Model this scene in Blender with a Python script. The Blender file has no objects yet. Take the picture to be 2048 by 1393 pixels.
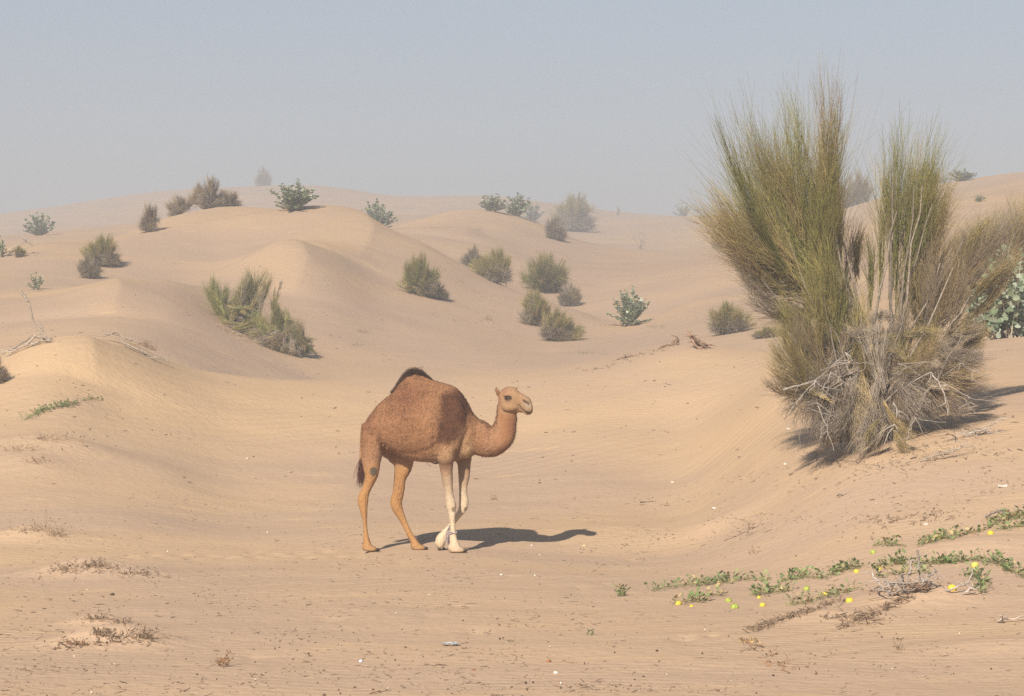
import bpy, math, random
import numpy as np
from mathutils import Vector

# ------------------------------------------------------------------ camera, sky, sun, exposure
scene = bpy.context.scene
col = scene.collection
FPX = 4836.0          # focal length in photo pixels (85 mm on a 36 mm sensor)
HOR = 760.0           # photo row of the eye-level line
ZC = 1.82             # eye height above the sand at the camel's feet
SHX, SHY = 0.50, 1.34  # how far a 1 m post throws its shadow to the right / away

cam_d = bpy.data.cameras.new('camera')
cam = bpy.data.objects.new('camera', cam_d)
col.objects.link(cam)
cam.location = (0, 0, ZC)
cam.rotation_euler = (math.radians(90), 0, 0)
cam_d.sensor_width = 36.0
cam_d.lens = 36.0 * FPX / 2048.0
cam_d.shift_y = (HOR - 696.5) / 2048.0
cam_d.clip_start = 0.1
cam_d.clip_end = 5000
scene.camera = cam

SUN_EL = math.atan2(1.0, math.hypot(SHX, SHY))
SUN_AZ = math.atan2(-SHX, -SHY)
world = bpy.data.worlds.new('World')
scene.world = world
world.use_nodes = True
wn = world.node_tree
bg = wn.nodes['Background']
sky = wn.nodes.new('ShaderNodeTexSky')
sky.sky_type = 'NISHITA'
sky.sun_disc = False
sky.sun_elevation = SUN_EL
sky.sun_rotation = SUN_AZ
sky.air_density = 1.0
sky.dust_density = 0.4
sky.ozone_density = 3.0
wn.links.new(sky.outputs[0], bg.inputs[0])
bg.inputs[1].default_value = 0.052

sun_d = bpy.data.lights.new('sun', 'SUN')
sun_d.energy = 4.0
sun_d.angle = math.radians(0.6)
sun_d.color = (1.0, 0.93, 0.82)
sun = bpy.data.objects.new('sun', sun_d)
col.objects.link(sun)
sun.location = (-20, -40, 40)
sun.rotation_euler = Vector((SHX, SHY, -1)).to_track_quat('-Z', 'Y').to_euler()

scene.view_settings.view_transform = 'Standard'
scene.view_settings.look = 'None'
scene.view_settings.gamma = 1.0
scene.view_settings.use_curve_mapping = False
scene.view_settings.exposure = 1.05
scene.render.engine = 'CYCLES'
scene.cycles.use_denoising = False
scene.cycles.max_bounces = 6
scene.cycles.diffuse_bounces = 3
scene.cycles.volume_bounces = 1
scene.cycles.use_adaptive_sampling = False
scene.cycles.sample_clamp_direct = 4.0
scene.cycles.sample_clamp_indirect = 2.0
HAZE_DENSITY = 0.0030

# ------------------------------------------------------------------ helpers
RNG = np.random.default_rng(7)

def tag(o, label=None, cat=None, group=None, kind=None):
    if label: o['label'] = label
    if cat: o['category'] = cat
    if group: o['group'] = group
    if kind: o['kind'] = kind
    return o

def empty(name, loc):
    o = bpy.data.objects.new(name, None)
    o.empty_display_size = 0.2
    o.location = tuple(float(v) for v in loc)
    col.objects.link(o)
    return o

def make_mesh(name, verts, faces, mat, colors=None, smooth=False):
    """verts (N,3); faces: list of (M,k) integer arrays; colors (N,3) linear"""
    me = bpy.data.meshes.new(name)
    verts = np.asarray(verts, dtype=np.float32)
    if not (isinstance(faces, list) and isinstance(faces[0], np.ndarray)): faces = [np.asarray(faces)]
    faces = [np.asarray(f, dtype=np.int32) for f in faces if len(f)]
    me.vertices.add(len(verts))
    me.vertices.foreach_set('co', verts.ravel())
    nl = sum(f.size for f in faces)
    npoly = sum(len(f) for f in faces)
    me.loops.add(nl)
    me.polygons.add(npoly)
    me.loops.foreach_set('vertex_index', np.concatenate([f.ravel() for f in faces]))
    tot = np.concatenate([np.full(len(f), f.shape[1], dtype=np.int32) for f in faces])
    start = np.concatenate([[0], np.cumsum(tot)[:-1]]).astype(np.int32)
    me.polygons.foreach_set('loop_start', start)
    me.polygons.foreach_set('loop_total', tot)
    if smooth:
        me.polygons.foreach_set('use_smooth', np.ones(npoly, dtype=bool))
    me.update(calc_edges=True)
    me.validate()
    if colors is not None:
        a = me.color_attributes.new('Col', 'FLOAT_COLOR', 'POINT')
        c = np.ones((len(verts), 4), dtype=np.float32)
        c[:, :3] = colors
        a.data.foreach_set('color', c.ravel())
    if mat is not None: me.materials.append(mat)
    return me

def link(name, me, parent=None, loc=(0, 0, 0)):
    o = bpy.data.objects.new(name, me)
    o.location = tuple(float(v) for v in loc)
    if parent is not None: o.parent = parent
    col.objects.link(o)
    return o

def copy_tree(root, loc, rz=0.0, sc=(1, 1, 1)):
    r = root.copy(); col.objects.link(r)
    r.location = tuple(float(v) for v in loc)
    r.rotation_euler = (0, 0, rz); r.scale = sc
    for ch in list(root.children):
        c = ch.copy(); col.objects.link(c); c.parent = r
    return r

def unit(v):
    return v / np.maximum(np.linalg.norm(v, axis=-1, keepdims=True), 1e-9)

def tubes(P, R, C, sides=3):
    """N thin tapering tubes. P (N,K,3), R (N,K), C (N,3) or (N,K,3) -> verts, quads, colors"""
    P = np.asarray(P, float); N, K, _ = P.shape
    T = np.empty_like(P)
    T[:, 1:-1] = P[:, 2:] - P[:, :-2]
    T[:, 0] = P[:, 1] - P[:, 0]
    T[:, -1] = P[:, -1] - P[:, -2]
    T = unit(T)
    ref = np.where(np.abs(T[:, :1, 2:3]) < 0.8, np.array([0, 0, 1.0]), np.array([1.0, 0.3, 0]))
    A = unit(np.cross(T, np.broadcast_to(ref, T.shape)))
    B = np.cross(T, A)
    ang = np.arange(sides) * 2 * np.pi / sides
    V = (P[:, :, None, :] + R[:, :, None, None] *
         (A[:, :, None, :] * np.cos(ang)[None, None, :, None] + B[:, :, None, :] * np.sin(ang)[None, None, :, None]))
    V = V.reshape(-1, 3)
    idx = np.arange(N * K * sides).reshape(N, K, sides)
    a = idx[:, :-1, :]; b = idx[:, 1:, :]
    F = np.stack([a, np.roll(a, -1, 2), np.roll(b, -1, 2), b], -1).reshape(-1, 4)
    C = np.asarray(C, float)
    if C.ndim == 2: C = np.repeat(C[:, None, :], K, 1)
    Cv = np.repeat(C[:, :, None, :], sides, 2).reshape(-1, 3)
    return V, F, Cv

def join(parts):
    Vs, Fs, Cs, off = [], [], [], 0
    for V, F, C in parts:
        Vs.append(V); Fs.append(F + off); Cs.append(C); off += len(V)
    return np.concatenate(Vs), np.concatenate(Fs), np.concatenate(Cs)

def bezier(S, M, E, K):
    t = np.linspace(0, 1, K)[None, :, None]
    return (1 - t) ** 2 * S[:, None] + 2 * t * (1 - t) * M[:, None] + t * t * E[:, None]

def polyline(pts, K):
    """smooth resample of a hand drawn polyline"""
    pts = np.asarray(pts, float)
    d = np.concatenate([[0], np.cumsum(np.linalg.norm(np.diff(pts, axis=0), axis=1))])
    s = np.linspace(0, d[-1], K)
    out = np.stack([np.interp(s, d, pts[:, i]) for i in range(pts.shape[1])], 1)
    for _ in range(2):
        out[1:-1] = 0.25 * out[:-2] + 0.5 * out[1:-1] + 0.25 * out[2:]
    return out

_perm = np.random.default_rng(3).permutation(512)
_grad = np.random.default_rng(4).normal(size=(512, 2)); _grad /= np.linalg.norm(_grad, axis=1, keepdims=True)
def perlin(x, y):
    x = np.asarray(x, float); y = np.asarray(y, float)
    xi = np.floor(x).astype(int); yi = np.floor(y).astype(int)
    xf = x - xi; yf = y - yi
    def g(ix, iy, dx, dy):
        h = _perm[(_perm[ix % 512] + iy) % 512]
        return _grad[h, 0] * dx + _grad[h, 1] * dy
    u = xf ** 3 * (xf * (xf * 6 - 15) + 10); v = yf ** 3 * (yf * (yf * 6 - 15) + 10)
    a = g(xi, yi, xf, yf); b = g(xi + 1, yi, xf - 1, yf)
    c = g(xi, yi + 1, xf, yf - 1); d = g(xi + 1, yi + 1, xf - 1, yf - 1)
    return (a + u * (b - a)) * (1 - v) + (c + u * (d - c)) * v

# ------------------------------------------------------------------ materials
def new_mat(name, rough=0.9, spec=0.15):
    m = bpy.data.materials.new(name); m.use_nodes = True
    b = m.node_tree.nodes['Principled BSDF']
    b.inputs['Roughness'].default_value = rough
    b.inputs['Specular IOR Level'].default_value = spec
    return m, m.node_tree, b

def attr_mat(name, rough=0.85, spec=0.15, noise=0.25, scale=30.0, transl=0.0, bump=0.0, bump_scale=60.0):
    """colour comes from the mesh's own colour attribute, broken up by noise"""
    m, nt, b = new_mat(name, rough, spec)
    at = nt.nodes.new('ShaderNodeAttribute'); at.attribute_name = 'Col'
    tc = nt.nodes.new('ShaderNodeTexCoord')
    no = nt.nodes.new('ShaderNodeTexNoise'); no.inputs['Scale'].default_value = scale; no.inputs['Detail'].default_value = 3
    mr = nt.nodes.new('ShaderNodeMapRange')
    mr.inputs['From Min'].default_value = 0.3; mr.inputs['From Max'].default_value = 0.7
    mr.inputs['To Min'].default_value = 1 - noise; mr.inputs['To Max'].default_value = 1 + noise
    mx = nt.nodes.new('ShaderNodeVectorMath'); mx.operation = 'SCALE'
    nt.links.new(tc.outputs['Object'], no.inputs['Vector'])
    nt.links.new(no.outputs['Fac'], mr.inputs['Value'])
    nt.links.new(at.outputs['Color'], mx.inputs[0]); nt.links.new(mr.outputs[0], mx.inputs['Scale'])
    nt.links.new(mx.outputs[0], b.inputs['Base Color'])
    if bump > 0:
        n2 = nt.nodes.new('ShaderNodeTexNoise'); n2.inputs['Scale'].default_value = bump_scale; n2.inputs['Detail'].default_value = 4
        bp = nt.nodes.new('ShaderNodeBump'); bp.inputs['Strength'].default_value = 1.0; bp.inputs['Distance'].default_value = bump
        nt.links.new(tc.outputs['Object'], n2.inputs['Vector'])
        nt.links.new(n2.outputs['Fac'], bp.inputs['Height']); nt.links.new(bp.outputs[0], b.inputs['Normal'])
    if transl > 0:
        tr = nt.nodes.new('ShaderNodeBsdfTranslucent'); ms = nt.nodes.new('ShaderNodeMixShader')
        ms.inputs[0].default_value = transl
        nt.links.new(mx.outputs[0], tr.inputs['Color'])
        nt.links.new(b.outputs[0], ms.inputs[1]); nt.links.new(tr.outputs[0], ms.inputs[2])
        nt.links.new(ms.outputs[0], nt.nodes['Material Output'].inputs['Surface'])
    return m

M_TWIG = attr_mat('twig', 0.8, 0.2, 0.25, 14.0)
M_WOOD = attr_mat('dead wood', 0.9, 0.1, 0.35, 25.0)
M_LEAF = attr_mat('leaf', 0.7, 0.25, 0.15, 20.0, transl=0.15)
M_FUR = attr_mat('camel fur', 0.9, 0.08, 0.14, 60.0, bump=0.0035, bump_scale=90.0)
M_HAIR = attr_mat('camel hair', 0.8, 0.15, 0.2, 30.0)
M_MELON = attr_mat('melon rind', 0.5, 0.35, 0.08, 40.0)
M_STONE = attr_mat('stone', 0.9, 0.1, 0.2, 60.0)

def sand_material():
    m, nt, b = new_mat('sand', 1.0, 0.0)
    N = nt.nodes.new; L = nt.links.new
    tc = N('ShaderNodeTexCoord')
    # large drifts of golden and pinkish grey sand
    mp = N('ShaderNodeMapping'); mp.inputs['Scale'].default_value = (0.16, 0.16, 0.3)
    L(tc.outputs['Object'], mp.inputs['Vector'])
    n1 = N('ShaderNodeTexNoise'); n1.inputs['Scale'].default_value = 1.0; n1.inputs['Detail'].default_value = 4; n1.inputs['Distortion'].default_value = 0.6
    L(mp.outputs[0], n1.inputs['Vector'])
    r1 = N('ShaderNodeValToRGB')
    r1.color_ramp.elements[0].position = 0.40; r1.color_ramp.elements[0].color = (0.415, 0.286, 0.192, 1)
    r1.color_ramp.elements[1].position = 0.66; r1.color_ramp.elements[1].color = (0.480, 0.324, 0.192, 1)
    L(n1.outputs['Fac'], r1.inputs['Fac'])
    # thin wind-blown golden streaks
    mp2 = N('ShaderNodeMapping'); mp2.inputs['Scale'].default_value = (0.8, 2.2, 1.0); mp2.inputs['Rotation'].default_value = (0, 0, 0.12)
    L(tc.outputs['Object'], mp2.inputs['Vector'])
    n2 = N('ShaderNodeTexNoise'); n2.inputs['Scale'].default_value = 1.0; n2.inputs['Detail'].default_value = 6; n2.inputs['Roughness'].default_value = 0.6
    L(mp2.outputs[0], n2.inputs['Vector'])
    r2 = N('ShaderNodeMapRange'); r2.inputs['From Min'].default_value = 0.60; r2.inputs['From Max'].default_value = 0.68
    r2.inputs['To Max'].default_value = 0.55
    L(n2.outputs['Fac'], r2.inputs['Value'])
    mx = N('ShaderNodeMix'); mx.data_type = 'RGBA'
    L(r2.outputs[0], mx.inputs[0]); L(r1.outputs[0], mx.inputs[6]); mx.inputs[7].default_value = (0.54, 0.365, 0.205, 1)
    # fresh golden drift sand
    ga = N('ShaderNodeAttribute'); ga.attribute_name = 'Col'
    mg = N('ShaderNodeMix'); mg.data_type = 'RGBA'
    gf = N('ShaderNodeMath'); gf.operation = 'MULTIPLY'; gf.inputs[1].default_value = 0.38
    sp_ = N('ShaderNodeSeparateColor'); L(ga.outputs['Color'], sp_.inputs[0])
    mk = N('ShaderNodeMix'); mk.data_type = 'RGBA'                      # pinkish sand, darkened to put the flanks' shade into its colour
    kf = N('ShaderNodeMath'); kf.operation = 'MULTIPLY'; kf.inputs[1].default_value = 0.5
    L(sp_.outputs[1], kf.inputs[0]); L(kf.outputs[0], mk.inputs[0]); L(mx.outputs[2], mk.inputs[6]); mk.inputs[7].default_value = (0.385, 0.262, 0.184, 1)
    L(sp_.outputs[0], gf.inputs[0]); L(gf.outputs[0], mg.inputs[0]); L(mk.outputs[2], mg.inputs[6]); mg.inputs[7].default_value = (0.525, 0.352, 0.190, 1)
    mx = mg
    # fine grain
    n3 = N('ShaderNodeTexNoise'); n3.inputs['Scale'].default_value = 28.0; n3.inputs['Detail'].default_value = 5; n3.inputs['Roughness'].default_value = 0.7
    L(tc.outputs['Object'], n3.inputs['Vector'])
    r3 = N('ShaderNodeMapRange'); r3.inputs['From Min'].default_value = 0.3; r3.inputs['From Max'].default_value = 0.7
    r3.inputs['To Min'].default_value = 0.90; r3.inputs['To Max'].default_value = 1.09
    L(n3.outputs['Fac'], r3.inputs['Value'])
    sc = N('ShaderNodeVectorMath'); sc.operation = 'SCALE'
    L(mx.outputs[2], sc.inputs[0]); L(r3.outputs[0], sc.inputs['Scale'])
    L(sc.outputs[0], b.inputs['Base Color'])
    # wind ripples, patchy, and trampled unevenness
    mp4 = N('ShaderNodeMapping'); mp4.inputs['Rotation'].default_value = (0, 0, 0.22)
    L(tc.outputs['Object'], mp4.inputs['Vector'])
    w = N('ShaderNodeTexWave'); w.wave_type = 'BANDS'; w.bands_direction = 'Y'
    w.inputs['Scale'].default_value = 2.3; w.inputs['Distortion'].default_value = 3.5; w.inputs['Detail'].default_value = 2.0
    w.inputs['Detail Scale'].default_value = 0.5
    L(mp4.outputs[0], w.inputs['Vector'])
    n5 = N('ShaderNodeTexNoise'); n5.inputs['Scale'].default_value = 0.33; n5.inputs['Detail'].default_value = 3
    L(tc.outputs['Object'], n5.inputs['Vector'])
    r5 = N('ShaderNodeMapRange'); r5.inputs['From Min'].default_value = 0.40; r5.inputs['From Max'].default_value = 0.6
    r5.inputs['To Min'].default_value = 0.12
    L(n5.outputs['Fac'], r5.inputs['Value'])
    mu = N('ShaderNodeMath'); mu.operation = 'MULTIPLY'
    L(w.outputs['Fac'], mu.inputs[0]); L(r5.outputs[0], mu.inputs[1])
    b1 = N('ShaderNodeBump'); b1.inputs['Strength'].default_value = 1.0; b1.inputs['Distance'].default_value = 0.0030
    L(mu.outputs[0], b1.inputs['Height'])
    # broader ripples that show on the dune faces
    mp7 = N('ShaderNodeMapping'); mp7.inputs['Rotation'].default_value = (0, 0, -0.75)
    L(tc.outputs['Object'], mp7.inputs['Vector'])
    w7 = N('ShaderNodeTexWave'); w7.wave_type = 'BANDS'; w7.bands_direction = 'Y'
    w7.inputs['Scale'].default_value = 0.95; w7.inputs['Distortion'].default_value = 4.0; w7.inputs['Detail'].default_value = 2.0; w7.inputs['Detail Scale'].default_value = 0.4
    L(mp7.outputs[0], w7.inputs['Vector'])
    n7 = N('ShaderNodeTexNoise'); n7.inputs['Scale'].default_value = 0.17; n7.inputs['Detail'].default_value = 2
    L(tc.outputs['Object'], n7.inputs['Vector'])
    r7 = N('ShaderNodeMapRange'); r7.inputs['From Min'].default_value = 0.50; r7.inputs['From Max'].default_value = 0.62
    L(n7.outputs['Fac'], r7.inputs['Value'])
    m7 = N('ShaderNodeMath'); m7.operation = 'MULTIPLY'
    L(w7.outputs['Fac'], m7.inputs[0]); L(r7.outputs[0], m7.inputs[1])
    b7 = N('ShaderNodeBump'); b7.inputs['Strength'].default_value = 1.0; b7.inputs['Distance'].default_value = 0.008
    L(m7.outputs[0], b7.inputs['Height']); L(b1.outputs[0], b7.inputs['Normal']); b1 = b7
    n6 = N('ShaderNodeTexNoise'); n6.inputs['Scale'].default_value = 7.0; n6.inputs['Detail'].default_value = 5; n6.inputs['Roughness'].default_value = 0.6
    L(tc.outputs['Object'], n6.inputs['Vector'])
    b2 = N('ShaderNodeBump'); b2.inputs['Strength'].default_value = 1.0; b2.inputs['Distance'].default_value = 0.02
    L(n6.outputs['Fac'], b2.inputs['Height']); L(b1.outputs[0], b2.inputs['Normal'])
    L(b2.outputs[0], b.inputs['Normal'])
    return m
M_SAND = sand_material()

# ------------------------------------------------------------------ the dunes: one height field
def P(px, py, D):
    """photo pixel + depth -> point"""
    px = np.asarray(px, float); py = np.asarray(py, float); D = np.asarray(D, float) + 0 * px
    return np.stack([(px - 1024) / FPX * D, D, ZC + (HOR - py) / FPX * D], -1)

CTRL = []
def cp(px, *pairs):
    for D, py in pairs: CTRL.append((px, D, py))
def plain(D): return HOR + FPX * ZC / D
for px in (-1600, -900, -300, 300, 900, 1400):
    cp(px, *[(D, plain(D)) for D in (4, 8, 13, 17, 21, 25.7)])
for px in (1750, 2100, 2700, 3600):
    cp(px, *[(D, plain(D)) for D in (4, 8, 12)])
# first slope behind the camel and its crest, hidden trough, then the middle dunes
cp(-1500, (30, 1010), (36, 880), (42, 720), (50, 730), (60, 660), (75, 580), (90, 520), (130, 500), (220, 470), (400, 470), (640, 500))
cp(-600, (30, 1010), (36, 870), (42, 722), (49, 745), (60, 660), (75, 570), (88, 510), (97, 535), (112, 490), (130, 515), (220, 455), (300, 480), (640, 500))
cp(0, (29, 1030), (34, 905), (38, 800), (42, 718), (48, 742), (55, 690), (65, 618), (76, 550), (86, 500), (95, 525), (112, 476), (128, 505), (220, 440), (300, 480), (640, 500))
cp(110, (34, 915), (38, 800), (42.5, 682), (48, 720), (56, 672), (66, 612), (76, 545), (88, 489), (97, 520), (114, 468), (130, 500), (220, 424))
cp(240, (29, 1032), (34, 932), (39, 815), (44, 677), (49, 728), (56, 670), (61, 625), (66, 588), (70, 588), (78, 540), (90, 473), (99, 510), (118, 450), (134, 480), (220, 396), (300, 470))
cp(330, (34, 945), (39, 840), (45, 722), (49.5, 758), (56, 686), (61, 630), (66.5, 574), (71, 584), (80, 530), (92, 438), (101, 480), (122, 446), (220, 388))
cp(440, (30, 1046), (34, 975), (39, 870), (46, 748), (50, 775), (58, 700), (63, 650), (68, 590), (73, 575), (82, 520), (95, 415), (106, 465), (130, 440), (220, 379), (300, 460), (640, 500))
cp(560, (46.5, 756), (51, 790), (58, 740), (64, 690), (70, 610), (76, 520), (79, 490), (83, 502), (88, 465), (97, 415), (108, 465), (135, 430), (200, 376), (230, 400))
cp(660, (30, 1048), (34, 982), (39, 885), (47.5, 758), (52, 800), (60, 745), (67, 670), (73, 580), (79, 505), (82, 508), (88, 470), (97, 428), (108, 468), (140, 430), (190, 373), (230, 405), (300, 450), (640, 500))
cp(740, (48, 758), (53, 800), (61, 745), (68, 676), (75, 592), (82, 522), (87, 482), (93, 455), (101, 480), (113, 460), (140, 428), (190, 386), (230, 410))
cp(840, (30, 1049), (34, 984), (39, 892), (48.5, 758), (54, 800), (62, 745), (68, 690), (75, 620), (82, 546), (88, 489), (96, 513), (106, 470), (115, 440), (124, 455), (150, 430), (185, 400), (230, 420), (300, 450), (640, 500))
cp(950, (48.5, 758), (54, 798), (62, 745), (68, 700), (75, 645), (82, 582), (87, 542), (94, 560), (103, 500), (113, 422), (124, 445), (150, 420), (180, 392), (230, 415))
cp(1048, (30, 1046), (34, 980), (39, 885), (48.5, 756), (54, 796), (62, 742), (68, 706), (75, 660), (81, 612), (85, 588), (92, 606), (100, 560), (108, 495), (114, 437), (126, 470), (150, 440), (175, 400), (230, 425), (300, 450), (640, 500))
cp(1160, (34, 970), (39, 870), (48.5, 746), (54, 782), (61, 738), (68, 704), (75, 664), (80, 636), (83, 622), (90, 634), (98, 585), (107, 525), (114, 484), (125, 495), (145, 462), (165, 430), (230, 445))
cp(1260, (30, 1042), (34, 970), (39, 868), (47.5, 716), (53, 745), (59, 722), (66, 694), (73, 665), (77, 650), (84, 657), (92, 605), (102, 545), (112, 500), (122, 503), (150, 452), (172, 433), (230, 450), (300, 460), (640, 500))
cp(1380, (27, 1082), (30, 1030), (34, 955), (39, 858), (46, 690), (52, 728), (58, 700), (66, 672), (80, 605), (100, 540), (125, 490), (150, 447), (172, 434), (230, 455))
cp(1540, (21, 1178), (24, 1092), (27, 1005), (31, 895), (37, 782), (44, 705), (50, 730), (58, 676), (70, 630), (90, 560), (115, 490), (140, 440), (165, 424), (230, 455), (300, 460), (640, 500))
cp(1740, (15, 1345), (18, 1240), (21, 1128), (24, 1010), (26.3, 912), (28.5, 862), (33, 775), (41, 712), (47, 735), (56, 680), (70, 600), (90, 510), (110, 440), (135, 402), (165, 430), (230, 455))
cp(1880, (21, 1112), (24, 985), (26.5, 888), (29, 825), (33, 758), (40, 695), (46, 712), (56, 640), (75, 520), (95, 425), (120, 372), (150, 400), (230, 450))
cp(2048, (15, 1340), (18, 1222), (21, 1095), (24, 960), (27, 850), (30, 785), (34, 735), (41, 668), (47, 690), (56, 620), (75, 500), (95, 405), (118, 351), (150, 385), (230, 450), (300, 460), (640, 500))
cp(2500, (16, 1290), (20, 1120), (25, 900), (30, 770), (36, 690), (43, 630), (50, 650), (75, 470), (115, 320), (150, 360), (300, 450))
cp(3600, (20, 1100), (28, 800), (40, 650), (50, 640), (115, 330), (150, 360), (300, 450), (640, 500))
for px in (560, 660, 740, 840, 950, 1048, 1160): cp(px, (50.2, 776))
CTRL = np.array(CTRL, float)
def far(D):                                            # distances beyond the near dunes, stretched to their real size
    D = np.asarray(D, float)
    return np.where(D > 100, 100 + (D - 100) * 3.5, D)
CTRL[:, 1] = far(CTRL[:, 1])

KU, KV = 1 / 210.0, 8.0
def _uv(px, D): return np.stack([px * KU, np.log(D) * KV], -1)
_cuv = _uv(CTRL[:, 0], CTRL[:, 1])
_cq = (HOR + FPX * ZC / CTRL[:, 1]) - CTRL[:, 2]       # pixels above the flat plain
def _phi(r2): return 0.5 * r2 * np.log(r2 + 1e-12)
def _solve():
    n = len(CTRL)
    r2 = ((_cuv[:, None] - _cuv[None]) ** 2).sum(-1)
    A = np.zeros((n + 3, n + 3))
    A[:n, :n] = _phi(r2) + 0.004 * np.eye(n)
    Q = np.concatenate([np.ones((n, 1)), _cuv], 1)
    A[:n, n:] = Q; A[n:, :n] = Q.T
    return np.linalg.solve(A, np.concatenate([_cq, np.zeros(3)]))
_w = _solve()

BUMPS = []     # small mounds: x, y, rx, ry, height
def raw_z(x, y):
    x = np.asarray(x, float); y = np.asarray(y, float)
    shp = x.shape; x = x.ravel(); y = y.ravel()
    D = np.maximum(y, 1.5)
    px = 1024 + FPX * x / D
    out = np.empty(len(x))
    for i in range(0, len(x), 20000):
        s = slice(i, i + 20000)
        uv = _uv(np.clip(px[s], -1700, 3700), D[s])
        d2 = (uv ** 2).sum(1)[:, None] + (_cuv ** 2).sum(1)[None] - 2 * uv @ _cuv.T
        q = _phi(np.maximum(d2, 0)) @ _w[:-3] + _w[-3] + uv @ _w[-2:]
        out[s] = q * D[s] / FPX
    fade = np.clip((D - 3) / 6, 0, 1)
    out = out + fade * (0.035 * perlin(x / 2.3, y / 1.7) + 0.016 * perlin(x / 0.8 + 9, y / 0.6))
    far = np.clip((D - 30) / 25, 0, 1)
    out = out + far * (0.16 * perlin(x / 6.5 + 3, y / 9) + 0.07 * perlin(x / 2.6, y / 4 + 5))
    for bx, by, rx, ry, h in BUMPS:
        dx = (x - bx) / rx; dy = (y - by) / ry
        out = out + h * np.exp(-(dx * dx + dy * dy))
    for pl, h, wl, wr in RIDGES:                        # sharp-edged drifts: gentle on the left, slip face on the right
        d = np.full(len(x), 1e9); sg = np.zeros(len(x)); al = np.zeros(len(x))
        near = (np.abs(x - pl[:, 0].mean()) < 14) & (np.abs(y - pl[:, 1].mean()) < 22)
        if not near.any(): continue
        xx = x[near]; yy = y[near]; dn = d[near]; sn = sg[near]; an = al[near]
        m = len(pl) - 1
        for k in range(m):
            a, b = pl[k], pl[k + 1]; ex, ey = b - a; L2 = ex * ex + ey * ey
            t = np.clip(((xx - a[0]) * ex + (yy - a[1]) * ey) / L2, 0, 1)
            qx = xx - a[0] - t * ex; qy = yy - a[1] - t * ey; dd = np.hypot(qx, qy)
            w = dd < dn
            dn = np.where(w, dd, dn); sn = np.where(w, np.sign(ex * qy - ey * qx), sn); an = np.where(w, (k + t) / m, an)
        prof = np.where(sn > 0, np.exp(-(dn / wl) ** 2), np.exp(-dn / wr))   # lines run towards the viewer
        ends = np.sin(np.pi * np.clip(an, 0.0, 1)) ** .6
        out[near] += h * prof * ends
    return out.reshape(shp)

RIDGES = []
GRID = {}
def grid_rows(px):
    """heights along the sight-line column of each photo column px"""
    pxs, Z = GRID['px'], GRID['Z']
    c = np.clip(np.searchsorted(pxs, px) - 1, 0, len(pxs) - 2)
    f = ((px - pxs[c]) / (pxs[c + 1] - pxs[c]))[:, None]
    return (Z[:, c] * (1 - f.T) + Z[:, c + 1] * f.T).T

def ground_hit(px, py, dmin=9.0, dmax=680.0):
    """first place where the ray through a photo pixel meets the sand (vector form)"""
    px = np.atleast_1d(np.asarray(px, float)); py = np.atleast_1d(np.asarray(py, float))
    if GRID: Ds = GRID['D'][(GRID['D'] > dmin) & (GRID['D'] < dmax)]; rows = (GRID['D'] > dmin) & (GRID['D'] < dmax)
    else: Ds = np.exp(np.linspace(np.log(dmin), np.log(125), 330))
    out = np.empty((len(px), 3))
    for i in range(0, len(px), 1000):
        p = px[i:i + 1000]; q = py[i:i + 1000]
        if GRID: Z = grid_rows(p)[:, rows]
        else:
            X = (p[:, None] - 1024) / FPX * Ds[None]
            Z = raw_z(X, np.broadcast_to(Ds, X.shape))
        ray = ZC + (HOR - q)[:, None] / FPX * Ds[None]
        hit = Z >= ray
        k = np.where(hit.any(1), hit.argmax(1), np.argmin(ray - Z, 1))
        k0 = np.maximum(k - 1, 0)
        r = np.arange(len(p))
        f0 = (ray - Z)[r, k0]; f1 = (ray - Z)[r, k]
        t = np.where((f0 > 0) & (f1 <= 0), f0 / np.maximum(f0 - f1, 1e-9), 1.0)
        D = Ds[k0] + t * (Ds[k] - Ds[k0])
        out[i:i + 1000] = np.stack([(p - 1024) / FPX * D, D, Z[r, k0] + t * (Z[r, k] - Z[r, k0])], -1)
    return out
def G(px, py, dmin=9.0): return ground_hit([px], [py], dmin)[0]
def GD(px, D):
    x = (px - 1024) / FPX * D
    return np.array([x, D, float(raw_z(np.array([x]), np.array([D]))[0])])

# slip-face edges that catch the light; drawn from the far end to the near end
for line, h, wl, wr in [([(640, 428), (690, 440), (728, 458), (748, 482), (740, 506), (715, 530)], 0.65, 4.5, 1.4),
                        ([(560, 492), (590, 497), (608, 515), (616, 540), (604, 566), (585, 590)], 0.42, 3.6, 1.2),
                        ([(170, 684), (183, 705), (190, 735), (192, 765)], 0.28, 1.8, 0.8),
                        ([(900, 432), (928, 445), (940, 462), (925, 480)], 0.6, 5.0, 1.8),
                        ([(215, 582), (235, 592), (242, 610), (225, 632)], 0.5, 3.0, 1.3)]:
    q = np.array(line, float)
    g_ = ground_hit(q[:, 0], q[:, 1], dmin=30.0)
    RIDGES.append((g_[::-1, :2], h, wl, wr))

# little mounds on the plain, placed where the photo shows them
MOUNDS = []
for mpx, mpy, rx, ry, h in [(180, 1148, 0.50, 0.35, 0.11), (200, 1252, 0.26, 0.22, 0.065), (205, 1288, 0.34, 0.25, 0.085),
                            (290, 1284, 0.22, 0.2, 0.04), (60, 1078, 0.5, 0.4, 0.10), (1850, 1200, 0.45, 0.4, 0.11),
                            (1660, 1238, 0.4, 0.3, 0.05), (1420, 1065, 0.45, 0.4, 0.06), (120, 905, 0.9, 0.8, 0.16),
                            (60, 935, 0.7, 0.7, 0.10), (1930, 1100, 0.6, 0.4, 0.06), (2030, 1300, 0.5, 0.4, 0.05)]:
    g = G(mpx, mpy)
    MOUNDS.append((g[0], g[1], rx, ry, h * 1.4))
BUMPS += MOUNDS
BUMPS.append((0.9, 28.4, 4.5, 1.5, 0.10))
BUMPS.append((1.15, 27.7, 0.7, 0.9, 0.06))

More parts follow.
